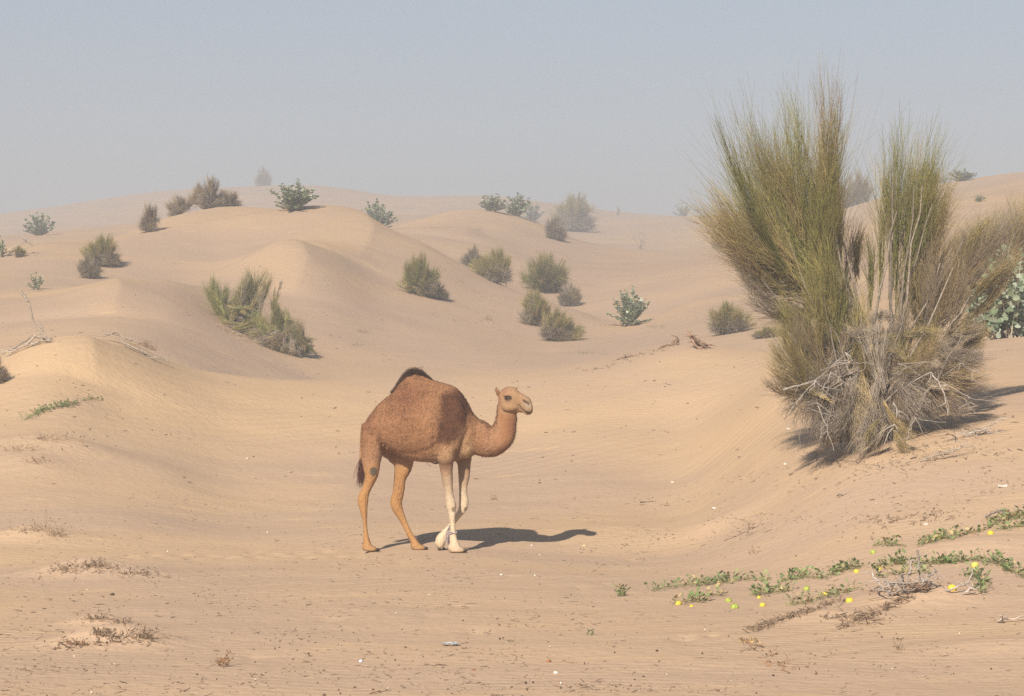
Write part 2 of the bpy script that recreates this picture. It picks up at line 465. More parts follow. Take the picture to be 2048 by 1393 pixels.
# soft old tracks: the camel's own trail and a few stray ones
_tr = np.random.default_rng(17)
for k in range(17):
    g = G(250 + k * 29 + _tr.normal(0, 4), 1112 - k * .4 + (6 if k % 2 else 0) + _tr.normal(0, 1.5))
    BUMPS.append((g[0], g[1], .085, .14, -.026)); BUMPS.append((g[0] + .13, g[1] + .02, .06, .12, .010))
for k in range(26):
    g = G(_tr.uniform(500, 1500), _tr.uniform(1010, 1330))
    BUMPS.append((g[0], g[1], _tr.uniform(.06, .12), _tr.uniform(.1, .2), -_tr.uniform(.012, .03)))

def build_ground():
    pxs = np.concatenate([np.linspace(-1690, -60, 90), np.linspace(-54, 2102, 400), np.linspace(2110, 3690, 90)])
    Ds = np.concatenate([np.exp(np.linspace(np.log(1.6), np.log(11), 30))[:-1],
                         np.exp(np.linspace(np.log(11), np.log(130), 560))[:-1],
                         np.exp(np.linspace(np.log(130), np.log(1050), 150))])
    nx, ny = len(pxs), len(Ds)
    X = (pxs[None, :] - 1024) / FPX * Ds[:, None]
    Y = np.broadcast_to(Ds[:, None], X.shape)
    Z = raw_z(X, Y)
    GRID.update(px=pxs, D=Ds, Z=Z)
    V = np.stack([X, Y, Z], -1).reshape(-1, 3)
    i = np.arange(nx * ny).reshape(ny, nx)
    F = np.stack([i[:-1, :-1], i[:-1, 1:], i[1:, 1:], i[1:, :-1]], -1).reshape(-1, 4)
    PX = np.broadcast_to(pxs[None, :], X.shape); PYg = HOR - (Z - ZC) / Y * FPX
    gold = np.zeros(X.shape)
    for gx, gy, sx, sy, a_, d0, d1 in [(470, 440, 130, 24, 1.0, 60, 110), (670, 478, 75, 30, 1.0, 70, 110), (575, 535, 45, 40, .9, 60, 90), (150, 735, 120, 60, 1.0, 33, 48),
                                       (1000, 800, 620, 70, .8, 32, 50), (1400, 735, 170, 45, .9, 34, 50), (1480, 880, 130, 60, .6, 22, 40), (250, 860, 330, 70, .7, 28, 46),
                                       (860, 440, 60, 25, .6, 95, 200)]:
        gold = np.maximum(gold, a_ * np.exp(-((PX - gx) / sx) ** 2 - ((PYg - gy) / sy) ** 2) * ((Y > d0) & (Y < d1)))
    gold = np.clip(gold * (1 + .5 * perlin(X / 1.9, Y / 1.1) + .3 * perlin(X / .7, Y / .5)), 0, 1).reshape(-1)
    pink = np.zeros(X.shape)  # pinkish sand tone, with shade painted in on the dune flanks
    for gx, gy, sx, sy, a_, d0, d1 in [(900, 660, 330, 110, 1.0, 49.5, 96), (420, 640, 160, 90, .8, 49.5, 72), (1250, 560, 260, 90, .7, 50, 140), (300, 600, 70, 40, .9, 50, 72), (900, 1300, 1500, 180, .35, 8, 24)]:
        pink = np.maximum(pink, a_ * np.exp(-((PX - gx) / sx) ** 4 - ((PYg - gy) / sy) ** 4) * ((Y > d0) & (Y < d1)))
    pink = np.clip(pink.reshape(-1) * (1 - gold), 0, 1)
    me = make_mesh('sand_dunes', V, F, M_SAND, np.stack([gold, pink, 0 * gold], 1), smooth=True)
    o = link('sand_dunes', me)
    tag(o, 'pale orange desert sand rising into rippled dunes', 'sand', kind='structure')
    return V
GV = build_ground()

# ------------------------------------------------------------------ morning haze over the dunes
def build_haze():
    m = bpy.data.materials.new('haze'); m.use_nodes = True
    nt = m.node_tree
    for n in list(nt.nodes):
        if n.type == 'BSDF_PRINCIPLED': nt.nodes.remove(n)
    pv = nt.nodes.new('ShaderNodeVolumePrincipled')
    pv.inputs['Color'].default_value = (0.555, 0.59, 0.64, 1)
    pv.inputs['Density'].default_value = HAZE_DENSITY
    pv.inputs['Anisotropy'].default_value = 0.0
    nt.links.new(pv.outputs[0], nt.nodes['Material Output'].inputs['Volume'])
    x0, x1 = GV[:, 0].min() - 15, GV[:, 0].max() + 15
    y0, y1 = -25.0, GV[:, 1].max() + 15
    z0, z1 = GV[:, 2].min() - 1.0, GV[:, 2].max() + 5.0
    V = [(x0, y0, z0), (x1, y0, z0), (x1, y1, z0), (x0, y1, z0), (x0, y0, z1), (x1, y0, z1), (x1, y1, z1), (x0, y1, z1)]
    F = [(3, 2, 1, 0), (4, 5, 6, 7), (0, 1, 5, 4), (1, 2, 6, 5), (2, 3, 7, 6), (3, 0, 4, 7)]
    o = link('haze', make_mesh('haze', V, F, m))
    tag(o, 'thin morning haze lying over the dunes', 'haze', kind='stuff')
    print('HAZE box', x0, x1, y0, y1, z0, z1)
build_haze()

# ------------------------------------------------------------------ broom bushes and other desert plants
C_GREEN = np.array([0.190, 0.190, 0.055]); C_OLIVE = np.array([0.285, 0.230, 0.075]); C_STRAW = np.array([0.46, 0.335, 0.145])
C_GREY = np.array([0.33, 0.265, 0.205]); C_BROWN = np.array([0.19, 0.120, 0.066]); C_PALE = np.array([0.46, 0.40, 0.34])

def twig_cols(n, mix, rng):
    cols = np.array([c for c, _ in mix]); w = np.array([k for _, k in mix], float)
    c = cols[rng.choice(len(cols), n, p=w / w.sum())]
    return c * rng.uniform(0.65, 1.35, (n, 1))

def fan(rng, base, env, n, D, mix, rad=0.0023, inner=(0.0, 0.45), outer=(0.6, 1.03), bend=0.12, depth=0.33, droop=0.0, subs=4, o=None, K=5, dback=0.0, bj=0.17):
    """a broom of wands that leave `base` and end near the outline `env` (photo pixels at depth D); returns tube parts"""
    env = np.asarray(env, float)
    d = np.concatenate([[0], np.cumsum(np.linalg.norm(np.diff(env, axis=0), axis=1))])
    nc = max(3, n // 30); ci = rng.integers(0, nc, n)              # wands grow in tufts
    sc = (rng.random(nc) * d[-1])[ci]; s = np.clip(sc + rng.normal(0, 0.035, n) * d[-1], 0, d[-1])
    tip = np.stack([np.interp(s, d, env[:, 0]), np.interp(s, d, env[:, 1])], 1)
    B = P(base[0], base[1], D) + (rng.normal(0, 1, (nc, 3)) * np.array([bj, bj * .8, bj * .9]))[ci]
    T = P(tip[:, 0], tip[:, 1], D)
    vec = T - B; L = np.linalg.norm(vec, axis=1, keepdims=True)
    rc1 = rng.uniform(*outer, (nc, 1)) ** 0.7; rc0 = rng.uniform(*inner, (nc, 1))
    r1 = rc1[ci] * rng.uniform(0.72, 1.04, (n, 1)); r0 = (rc0[ci] + rng.uniform(0, 0.18, (n, 1))).clip(0, .8) * r1
    side = unit(np.stack([vec[:, 2], 0 * s, -vec[:, 0]], 1))
    dep = rng.normal(0, depth, (nc, 1)).clip(-2 * depth, 2 * depth)[ci] + rng.normal(0, .04, (n, 1))
    E = B + vec * r1 + np.array([0, 1.0, 0]) * (dep * L * r1) + rng.normal(0, 0.024, (n, 3)) * L
    b = (rng.normal(bend * 0.3, bend, (nc, 1)))[ci] + rng.normal(0, .03, (n, 1))
    sgn = np.sign(vec[:, :1]) * -1.0
    S = B + vec * r0 + np.array([0, 1.0, 0]) * (dep * L * r0 * 0.7) + rng.normal(0, 0.008, (n, 3)) * L
    # wands first lean out, then turn up towards the light
    M = (S + E) / 2 - side * sgn * b * L * 0.5 + np.array([0, 0, -0.06]) * L * np.abs(vec[:, :1]) / L
    E = E + np.array([0, 0, -1.0]) * droop * L * rng.random((n, 1)); E[:, 1] += dback
    Pm = bezier(S, M, E, K)
    Pm[:, 1:] += rng.normal(0, 0.007, Pm[:, 1:].shape) * L[:, None, :]
    R = rad * np.linspace(1.0, 0.4, K)[None] * rng.uniform(0.7, 1.4, (n, 1))
    col_ = twig_cols(nc, mix, rng)[ci] * .55 + twig_cols(n, mix, rng) * .45
    parts = [(Pm, R, col_)]
    if subs:
        m = n * subs
        i = rng.integers(0, n, m); k = rng.integers(1, K - 1, m)
        s0 = Pm[i, k]
        dr = unit(Pm[i, k + 1] - Pm[i, k]); rest = np.linalg.norm(Pm[i, -1] - s0, axis=1, keepdims=True)
        dr = unit(dr + rng.normal(0, 0.24, (m, 3)))
        ln = rest * rng.uniform(0.5, 1.05, (m, 1)).clip(0, 1.1) + 0.02
        e = s0 + dr * ln + np.array([0, 0, 0.06 - droop * 0.6]) * ln
        mm = (s0 + e) / 2 + rng.normal(0, 0.04, (m, 3)) * ln
        sp = bezier(s0, mm, e, 4)
        parts.append((sp, rad * 0.72 * np.linspace(1, 0.4, 4)[None] * rng.uniform(0.7, 1.3, (m, 1)), col_[i] * rng.uniform(0.75, 1.3, (m, 1))))
    out = []
    for p, r, c in parts:
        if o is not None: p = p - o
        out.append(tubes(p, r, c, 3))
    return out

def branch(px_pts, D, r0, r1, colr, o, K=10, dd=None, wob=0.01, rng=RNG):
    q = np.asarray(px_pts, float)
    Dv = np.full(len(q), float(D)) if dd is None else D + np.asarray(dd, float)
    p = polyline(P(q[:, 0], q[:, 1], Dv), K)
    p[1:-1] += rng.normal(0, wob, (K - 2, 3))
    return tubes((p - o)[None], np.linspace(r0, r1, K)[None], np.array([colr]), 6)

def mesh_part(name, parts, mat, parent):
    V, F, C = join(parts)
    return link(name, make_mesh(name, V, F, mat, C), parent)

def bush_from_fans(name, label, base_xyz, fans, stems, dead=None, cat='bush', seed=1, group=None):
    rng = np.random.default_rng(seed)
    root = empty(name, base_xyz)
    tag(root, label, cat, group)
    parts = []
    for f in fans: parts += fan(rng, o=base_xyz, **f)
    mesh_part('twigs', parts, M_TWIG, root)
    if stems:
        so = mesh_part('stems', stems, M_WOOD, root)
        if len(stems) < 10: so['kind'] = 'stuff'
    for d in dead or []:
        mesh_part('dead_branch', d, M_WOOD, root)
    return root

# ---- the great broom bush on the rise at the right
def big_bush():
    D = 27.2
    b = GD(1755, D)
    g = [(C_GREEN, 4.5), (C_OLIVE, 4), (C_STRAW, 1.4), (C_BROWN, 1.2)]
    br = [(C_OLIVE, 2), (C_STRAW, 2), (C_GREY, 2), (C_BROWN, 2.2)]
    gr = [(C_GREY, 5), (C_BROWN, 2), (C_STRAW, 1.2), (C_PALE, .8)]
    fans = [
        dict(bj=.10, base=(1645, 610), env=[(1470, 215), (1510, 165), (1560, 140), (1605, 118), (1640, 112), (1668, 165), (1658, 250), (1645, 330)], n=1100, D=27.1, mix=g, bend=.08, depth=.22, outer=(.4, 1.06)),
        dict(base=(1648, 610), env=[(1398, 350), (1405, 260), (1425, 222), (1455, 245), (1480, 200)], n=360, D=27.0, mix=g, bend=.10, depth=.25, outer=(.55, 1.03)),
        dict(base=(1655, 625), env=[(1385, 350), (1390, 420), (1425, 465), (1450, 505), (1445, 545), (1475, 600)], n=760, D=27.1, mix=br, bend=.16, depth=.3, outer=(.5, 1.12), inner=(.05, .5)),
        dict(bj=.09, base=(1790, 640), env=[(1772, 345), (1782, 255), (1804, 205), (1832, 225), (1868, 262), (1902, 282), (1905, 335), (1862, 420)], n=520, D=27.6, mix=g, bend=.10, depth=.2, outer=(.72, 1.08)),
        dict(base=(1720, 640), env=[(1648, 370), (1690, 330), (1715, 350), (1745, 430)], n=110, D=27.8, mix=g, bend=.10, depth=.25),
        dict(base=(1665, 780), env=[(1545, 600), (1600, 500), (1640, 450), (1700, 490), (1735, 560)], n=460, D=26.9, mix=g, bend=.12, depth=.25),
        dict(base=(1665, 810), env=[(1520, 760), (1525, 660), (1560, 600), (1595, 580)], n=420, D=26.7, mix=br, bend=.14, depth=.3),
        dict(base=(1860, 740), env=[(1815, 500), (1850, 410), (1895, 400), (1940, 450), (1968, 560), (1975, 640)], n=480, D=27.6, mix=br + [(C_OLIVE, 3)], bend=.12, depth=.25),
        dict(base=(1760, 800), env=[(1680, 640), (1720, 590), (1790, 600), (1850, 620), (1890, 640)], n=340, D=27.2, mix=br, bend=.2, depth=.35),
        # dead grey skirt that hangs to the sand
        dict(base=(1740, 720), env=[(1545, 770), (1570, 830), (1610, 885), (1680, 905), (1740, 890)], n=1150, D=26.9, mix=gr, bend=.2, depth=.25, droop=.10, inner=(.15, .6), outer=(.5, 1.05), dback=-.25),
        dict(base=(1800, 715), env=[(1740, 890), (1830, 868), (1900, 835), (1955, 800), (1985, 745), (1990, 690)], n=1100, D=27.1, mix=gr, bend=.2, depth=.25, droop=.08, inner=(.15, .6), outer=(.5, 1.05), dback=-.2),
        dict(base=(1850, 700), env=[(1930, 780), (1975, 720), (1985, 660), (1960, 610)], n=420, D=27.5, mix=gr, bend=.2, depth=.3, inner=(.1, .6)),
        dict(base=(1750, 760), env=[(1560, 720), (1600, 650), (1680, 640), (1760, 650), (1850, 650), (1930, 660), (1975, 720)], n=900, D=27.0, mix=gr + br, bend=.3, depth=.35, inner=(.1, .7), outer=(.35, 1.05), bj=.4),
        dict(base=(1870, 640), env=[(1915, 480), (1960, 440), (2010, 415), (2070, 405), (2090, 450), (2050, 510)], n=330, D=28.3, mix=br, bend=.2, depth=.2, inner=(.1, .6), outer=(.6, 1.05)),
        dict(base=(1792, 830), env=[(1715, 905), (1750, 930), (1785, 932), (1820, 925), (1860, 905)], n=170, D=26.1, mix=gr + [(C_OLIVE, 5)], bend=.12, depth=.15, inner=(.05, .4)),
    ]
    stems = []
    rng = np.random.default_rng(5)
    for tgt, n in (((1652, 600), 5), ((1780, 630), 5), ((1720, 620), 3), ((1665, 760), 3), ((1860, 720), 4), ((1690, 500), 2), ((1790, 430), 2), ((1610, 430), 2), ((1560, 330), 2), ((1600, 280), 2), ((1800, 340), 2), ((1480, 430), 2), ((1520, 520), 2), ((1640, 360), 2), ((1840, 380), 2), ((1900, 520), 3), ((1590, 660), 3), ((1930, 640), 2)):
        for _ in range(n):
            x0 = 1750 + rng.normal(0, 45); dx = rng.normal(0, .25)
            e = (tgt[0] + rng.normal(0, 22), tgt[1] + rng.normal(0, 25))
            mid = ((x0 + e[0]) / 2 + rng.normal(0, 20), (880 + e[1]) / 2 + rng.normal(0, 20))
            stems.append(branch([(x0, 885), mid, e], D, 0.024, 0.006, C_GREY * rng.uniform(.45, .9), b, dd=[dx, dx * 1.2, dx * 1.4], wob=.015, rng=rng))
    dead = []
    for pts, r in (([(1567, 780), (1600, 772), (1632, 762), (1662, 735), (1690, 705), (1704, 700)], .017), ([(1632, 762), (1605, 790), (1578, 830)], .010),
                   ([(1662, 745), (1648, 775), (1640, 800)], .009), ([(1786, 806), (1798, 822), (1790, 850), (1776, 872), (1768, 890)], .017),
                   ([(1862, 745), (1880, 772), (1892, 795), (1896, 832)], .016), ([(1634, 806), (1650, 850), (1668, 902)], .009),
                   ([(1895, 770), (1930, 790), (1952, 812)], .008), ([(1920, 728), (1945, 742), (1956, 742)], .009), ([(1690, 725), (1730, 725), (1752, 730)], .008),
                   ([(1795, 728), (1850, 724), (1880, 728)], .008), ([(1830, 835), (1818, 865), (1812, 890)], .008)):
        parts = [branch(pts, 26.05, r * .62, r * .22, C_PALE * rng.uniform(.55, .85), b, K=9, wob=.008, rng=rng)]
        for _ in range(4):                                             # side spurs
            k = rng.integers(0, len(pts) - 1); q = pts[k]
            parts.append(branch([q, (q[0] + rng.normal(0, 18), q[1] + rng.uniform(-6, 24)), (q[0] + rng.normal(0, 30), q[1] + rng.uniform(8, 40))], 26.02, r * .4, .002, C_PALE * .7, b, K=5, wob=.006, rng=rng))
        dead.append(parts)
    bush_from_fans('broom_bush', 'very tall ragged broom bush with plumes of thin wands above a dead grey skirt', b, fans, stems, dead, seed=11)
    # its neighbour at the edge, rising behind the leafy shrub
    D = 43.0
    b2 = GD(2030, D)
    fans = [
        dict(base=(1925, 640), env=[(1890, 470), (1930, 440), (1985, 400), (2050, 385), (2110, 400)], n=700, D=43, rad=.0034, bj=.35, mix=br + [(C_OLIVE, 3)], bend=.2, depth=.22, inner=(.1, .6)),
        dict(base=(2030, 620), env=[(1960, 440), (2000, 395), (2040, 378), (2100, 390), (2150, 450)], n=600, D=43, rad=.0034, bj=.35, mix=br + [(C_GREEN, 2)], bend=.1, depth=.25),
        dict(base=(1900, 600), env=[(1960, 500), (2040, 470), (2110, 480), (2130, 540)], n=420, D=43, rad=.0034, bj=.35, mix=br, bend=.15, depth=.2, inner=(.1, .6)),
        dict(base=(2020, 600), env=[(1930, 620), (1915, 570), (1925, 530), (1960, 500)], n=300, D=43, rad=.0034, bj=.35, mix=gr, bend=.2, depth=.3),
    ]
    rng = np.random.default_rng(6)
    stems = [branch([(2030 + rng.normal(0, 15), 680), (2010 + rng.normal(0, 20), 650), (t[0], t[1])], D, .02, .008, C_GREY * .8, b2, rng=rng)
             for t in ((1925, 640), (1935, 620), (2030, 620), (2040, 600), (1960, 560), (2020, 580), (1905, 600))]
    bush_from_fans('broom_bush', 'broad broom bush leaning over the round-leaved shrub', b2, fans, stems, seed=12)
    # lone pale wand sticking out of the neighbour's shade
big_bush()

# ---- the wide bush sprawling down the dune flank behind the camel's back
def slope_bush():
    g = [(C_GREEN, 4), (C_OLIVE, 4), (C_STRAW, 1.5), (C_GREY, 1)]
    gr = [(C_GREY, 4), (C_OLIVE, 2), (C_STRAW, 1), (C_BROWN, 1)]
    b = G(530, 690)
    D = b[1]
    k = dict(rad=.0045, subs=3, depth=.3, K=4, bj=.3)
    fans = [
        dict(base=(455, 650), env=[(383, 575), (405, 590), (408, 556), (432, 553), (460, 575), (470, 600)], n=420, D=D + .6, mix=g, bend=.1, **k),
        dict(base=(505, 660), env=[(462, 590), (485, 560), (500, 535), (520, 540), (553, 535), (556, 575)], n=620, D=D + .8, mix=g, bend=.1, **k),
        dict(base=(560, 690), env=[(500, 640), (530, 605), (550, 590), (572, 615), (590, 640)], n=520, D=D, mix=g, bend=.1, **k),
        dict(base=(590, 705), env=[(555, 650), (600, 640), (625, 655), (632, 680), (622, 705)], n=480, D=D - .2, mix=g + gr, bend=.12, **k),
        dict(base=(480, 655), env=[(420, 640), (430, 610), (470, 610), (520, 620), (540, 660)], n=420, D=D + .2, mix=g + gr, bend=.12, **k),
        dict(base=(570, 665), env=[(420, 648), (470, 672), (520, 695), (560, 715), (610, 715)], n=560, D=D - .4, mix=gr, bend=.15, inner=(.1, .7), **k),
        dict(base=(555, 600), env=[(560, 560), (567, 552), (565, 580), (562, 590)], n=40, D=D + .9, mix=gr, bend=.1, **k),
    ]
    rng = np.random.default_rng(8)
    stems = [branch([(t[0] + 12, t[1] + 45), (t[0] + 5, t[1] + 22), t], D + .5, .02, .008, C_BROWN, b, rng=rng) for t in ((455, 640), (510, 630), (520, 620), (560, 660), (590, 680))]
    bush_from_fans('broom_bush', 'wide green broom bush sprawling down the dune flank', b, fans, stems, seed=21)
slope_bush()

# ---- smaller broom bushes: a few grown once, then placed on the sand
def broom_proto(seed, n, mix, up=1.0, spread=0.55, lobes=5, skirt=0.35, rad=0.006):
    rng = np.random.default_rng(seed)
    lob = [(rng.uniform(-.62, .62), rng.uniform(-.4, .4), rng.uniform(.45, 1.08)) for _ in range(lobes)]; lob[0] = (rng.uniform(-.3, .3), 0.0, 1.05)
    L = np.array(lob)[rng.integers(0, lobes, n)]
    S = np.stack([L[:, 0] * .35, L[:, 1] * .35, 0 * L[:, 0]], 1) + rng.normal(0, .06, (n, 3)) * [1, 1, 0]
    nc = n // 14; ci = rng.integers(0, nc, n)
    L = L[:nc][ci]; S = S[:nc][ci] + rng.normal(0, .012, (n, 3)) * [1, 1, 0]
    S[:, 2] = (rng.random(nc) ** 1.5 * .45)[ci] + rng.random(n) * .06
    S[:, :2] *= (1 + S[:, 2:3] * 1.2)
    h = L[:, 2] * rng.uniform(.5, 1.02, nc)[ci] * rng.uniform(.85, 1.05, n) * up
    E = np.stack([L[:, 0] + rng.normal(0, spread * .36, nc)[ci], L[:, 1] + rng.normal(0, spread * .36, nc)[ci], h], 1) + rng.normal(0, .035, (n, 3))
    rr = np.hypot(E[:, 0], E[:, 1]); E[:, 2] *= np.clip(1.10 - .35 * rr ** 1.6, .3, 1.2)
    sk = (rng.random(nc) < skirt)[ci]
    a = rng.uniform(0, 2 * np.pi, nc)[ci] + rng.normal(0, .12, n)
    E[sk] = np.stack([np.cos(a) * rng.uniform(.35, .68, n), np.sin(a) * rng.uniform(.35, .68, n), rng.uniform(.03, .45, n)], 1)[sk]
    M = (S + E) / 2 + np.stack([(E - S)[:, 0] * .18, (E - S)[:, 1] * .18, -.05 * np.ones(n)], 1) + rng.normal(0, .03, (n, 3))
    Pm = bezier(S, M, E, 4)
    c = twig_cols(nc, mix, rng)[ci] * .6 + twig_cols(n, mix, rng) * .4
    c[sk] = twig_cols(n, [(C_GREY, 3), (C_BROWN, 1), (C_OLIVE, 1)], rng)[sk]
    parts = [tubes(Pm, rad * np.linspace(1, .4, 4)[None] * rng.uniform(.7, 1.3, (n, 1)), c)]
    m = n * 2
    i = rng.integers(0, n, m)
    s0 = Pm[i, rng.integers(1, 3, m)]
    dr = unit(Pm[i, 3] - s0 + rng.normal(0, .10, (m, 3)))
    e = s0 + dr * rng.uniform(.12, .42, (m, 1))
    parts.append(tubes(np.stack([s0, (s0 + e) / 2 + rng.normal(0, .012, (m, 3)), e], 1), rad * .7 * np.array([[1, .8, .4]]) * np.ones((m, 1)), c[i]))
    V, F, C = join(parts)
    st_ = []
    for _ in range(9):
        q = lob[rng.integers(0, lobes)]
        p = polyline([(rng.normal(0, .05), rng.normal(0, .05), -.08), (q[0] * .4, q[1] * .4, .2), (q[0] * .8, q[1] * .8, q[2] * .6)], 6)
        st_.append(tubes(p[None], np.linspace(.022, .008, 6)[None], np.array([C_GREY * rng.uniform(.6, 1.1)]), 4))
    Vs, Fs, Cs = join(st_)
    return make_mesh('twigs', V, F, M_TWIG, C), make_mesh('stems', Vs, Fs, M_WOOD, Cs)

PROTO = {
    'green': broom_proto(31, 2300, [(C_GREEN, 5), (C_OLIVE, 4), (C_STRAW, 1.3)], lobes=6, skirt=.25),
    'olive': broom_proto(32, 2300, [(C_GREEN, 2.5), (C_OLIVE, 4), (C_STRAW, 1.8), (C_GREY, 1.5)], lobes=5, skirt=.32),
    'grey': broom_proto(33, 1900, [(C_GREY, 4), (C_OLIVE, 2.4), (C_BROWN, 1.5)], lobes=4, skirt=.35),
    'brown': broom_proto(34, 1500, [(C_BROWN, 4), (C_GREY, 3), (C_STRAW, 1)], lobes=7, spread=.4, skirt=.12),
    'ragged': broom_proto(35, 1100, [(C_BROWN, 3), (C_GREY, 4), (C_STRAW, 1)], lobes=3, spread=.5, skirt=.3),
}

def place_bush(kind, px, base_py, w, h, label, D=None, rz=0.0, tilt=0.0, group=None):
    g = G(px, base_py) if D is None else GD(px, float(far(D)))
    k = g[1] / FPX
    tw, st_ = PROTO[kind]
    root = empty('broom_bush', g)
    sw = w * k / 1.6; sh = h * k / 1.05
    root.scale = (sw, sw * .9, sh); root.rotation_euler = (0, tilt, rz)
    tag(root, label, 'bush', group)
    link('twigs', tw, root); link('stems', st_, root)
    return root

place_bush('green', 848, 593, 84, 84, 'round green broom bush alone on the smooth dune flank above the camel', rz=.4)
place_bush('grey', 876, 598, 66, 34, 'low dry grey broom bush huddled at the foot of the round green one', rz=1.4)
place_bush('grey', 942, 535, 70, 46, 'dull grey broom bush at the upper end of the pair on the ridge', rz=2.0)
place_bush('olive', 993, 566, 84, 66, 'olive broom bush at the lower end of the pair on the ridge', rz=3.1)
place_bush('green', 1095, 583, 118, 74, 'large olive green broom bush in the hollow behind the ridge', rz=1.0)
place_bush('grey', 1138, 612, 66, 48, 'dry grey bush with silvery leaves below the large hollow bush', rz=4.0)
place_bush('olive', 1068, 650, 86, 68, 'upright olive broom bush touching a lower sprawling one', rz=5.0)
place_bush('olive', 1107, 682, 92, 62, 'low sprawling broom bush furthest down the dune flank', rz=.2, tilt=.25)
place_bush('grey', 1110, 480, 64, 50, 'small dark grey bush clinging to the hazy dune shoulder', rz=.9, tilt=.2)
place_bush('olive', 1150, 466, 118, 72, 'large bush almost lost in haze behind the dune shoulder', D=143, rz=1.9)
place_bush('olive', 208, 533, 92, 60, 'broad olive broom bush with a smaller one in front of it', rz=2.5)
place_bush('grey', 180, 557, 56, 48, 'smaller grey broom bush just in front of the broad olive one', rz=.6)
place_bush('brown', 297, 465, 58, 58, 'upright brown broom bush at the rising edge of the dune crest', rz=1.2)
place_bush('brown', 417, 425, 74, 66, 'tall pointed brown bush behind the dune crest', D=95.5, rz=2.2)
place_bush('ragged', 458, 420, 74, 36, 'low straggly brown bush beside the tall pointed one', D=96, rz=3.3)
place_bush('ragged', 360, 445, 66, 40, 'leaning bare bush half hidden behind the dune crest', D=94, rz=.3, tilt=-.5)
place_bush('grey', 526, 400, 50, 44, 'ghostly pale bush standing in the haze behind the crest shrub', D=200, rz=4.4)
place_bush('olive', 1456, 668, 116, 60, 'squat olive bush beside the tall ragged broom bush', rz=.8)
place_bush('green', 1528, 676, 66, 22, 'flat mat of green twigs next to the squat olive bush', rz=2.8)
place_bush('grey', 1442, 493, 60, 52, 'hazy dark bush behind the drooping tips of the tall broom bush', D=118, rz=1.1)
place_bush('grey', 1510, 500, 66, 46, 'hazy dark bush seen through the wands of the tall broom bush', D=116, rz=3.9)
place_bush('grey', 1705, 420, 86, 72, 'hazy grey bush between the two plumes of the tall broom bush', D=128, rz=2.9)
place_bush('grey', 1855, 395, 76, 52, 'pale hazy bush on the distant rise beyond the slim plume', D=128, rz=.5)
place_bush('grey', 1828, 422, 56, 42, 'small shaded bush below the distant rise beside the slim plume', D=108, rz=5.5)
place_bush('grey', -8, 768, 60, 60, 'dark twiggy bush at the foot of the golden sandy mound', rz=.7)
place_bush('olive', 38, 515, 26, 22, 'tiny olive bush in front of the fallen bleached branches', rz=.7)

# ---- grey-green shrubs with round leaves
C_LEAF = np.array([0.29, 0.34, 0.215]); C_LEAF2 = np.array([0.185, 0.235, 0.125]); C_LEAF3 = np.array([0.43, 0.46, 0.34])
def leaf_shape(n=8):
    a = np.linspace(0, 2 * np.pi, n, endpoint=False)
    r = 1 - .12 * np.cos(2 * a)
    x = .5 + .5 * np.cos(a) * r; y = .36 * np.sin(a) * r
    z = .10 * np.abs(y) / .36 + .05 * np.sin(x * 3)
    return np.concatenate([[[.45, 0, -.02]], np.stack([x, y, z], 1)])
def shrub_proto(seed, nstem=22, nleaf=24, leaf=.11):
    rng = np.random.default_rng(seed)
    stems, LV, LF, LC, off = [], [], [], [], 0
    base = leaf_shape(6)
    for i in range(nstem):
        a = rng.uniform(0, 2 * np.pi); out = .64 * rng.random() ** .6; hh = (rng.uniform(.72, 1.05) if rng.random() < .5 else rng.uniform(.12, .8)) * math.sqrt(max(.1, 1.0 - (out / .78) ** 2))
        p = polyline([(rng.normal(0, .03), rng.normal(0, .03), -.06), (math.cos(a) * out * .45, math.sin(a) * out * .45, hh * .45), (math.cos(a) * out, math.sin(a) * out, hh)], 8)
        stems.append(tubes(p[None], np.linspace(.014, .006, 8)[None], np.array([[.42, .36, .26]]) * rng.uniform(.7, 1.1), 4))
        for j in range(nleaf):
            t = 1 - rng.random() * .75
            k = min(int(t * 7), 6); f = t * 7 - k
            c = p[k] * (1 - f) + p[k + 1] * f
            th = rng.uniform(0, 2 * np.pi)
            d = unit(np.array([math.cos(th), math.sin(th), rng.uniform(-.1, .9)])); s = unit(np.cross(d, [0, 0, 1]) + rng.normal(0, .35, 3)); nn = np.cross(s, d)
            L = leaf * rng.uniform(.65, 1.2)
            v = c + L * (base[:, :1] * d + base[:, 1:2] * s + base[:, 2:3] * nn)
            LV.append(v); nb = len(base) - 1
            LF.append(np.array([(off, off + 1 + q, off + 1 + (q + 1) % nb) for q in range(nb)])); off += len(base)
            cc = [C_LEAF, C_LEAF2, C_LEAF3][rng.choice(3, p=[.5, .25, .25])] * rng.uniform(.8, 1.2)
            if rng.random() < .03: cc = np.array([.5, .42, .08])
            LC.append(np.tile(cc, (len(base), 1)))
    V, F, C = join(stems)
    return make_mesh('leaves', np.concatenate(LV), np.concatenate(LF), M_LEAF, np.concatenate(LC)), make_mesh('stems', V, F, M_WOOD, C)
SHRUB = [shrub_proto(41, 44, 34, .105), shrub_proto(42, 36, 28, .12), shrub_proto(43, 18, 18, .14)]
def place_shrub(v, px, base_py, w, h, label, D=None, rz=0.0):
    g = G(px, base_py) if D is None else GD(px, float(far(D)))
    k = g[1] / FPX
    root = empty('leafy_shrub', g)
    root.scale = (w * k / 1.25, w * k / 1.25, h * k / 1.02); root.rotation_euler = (0, 0, rz)
    tag(root, label, 'shrub')
    lv, st_ = SHRUB[v]
    link('leaves', lv, root); link('stems', st_, root)
place_shrub(0, 586, 421, 100, 62, 'leafy grey-green shrub on the very top of the dune crest', rz=.5)
place_shrub(2, 556, 413, 40, 28, 'small hazy shrub at the shoulder of the crest shrub', D=112, rz=1.5)
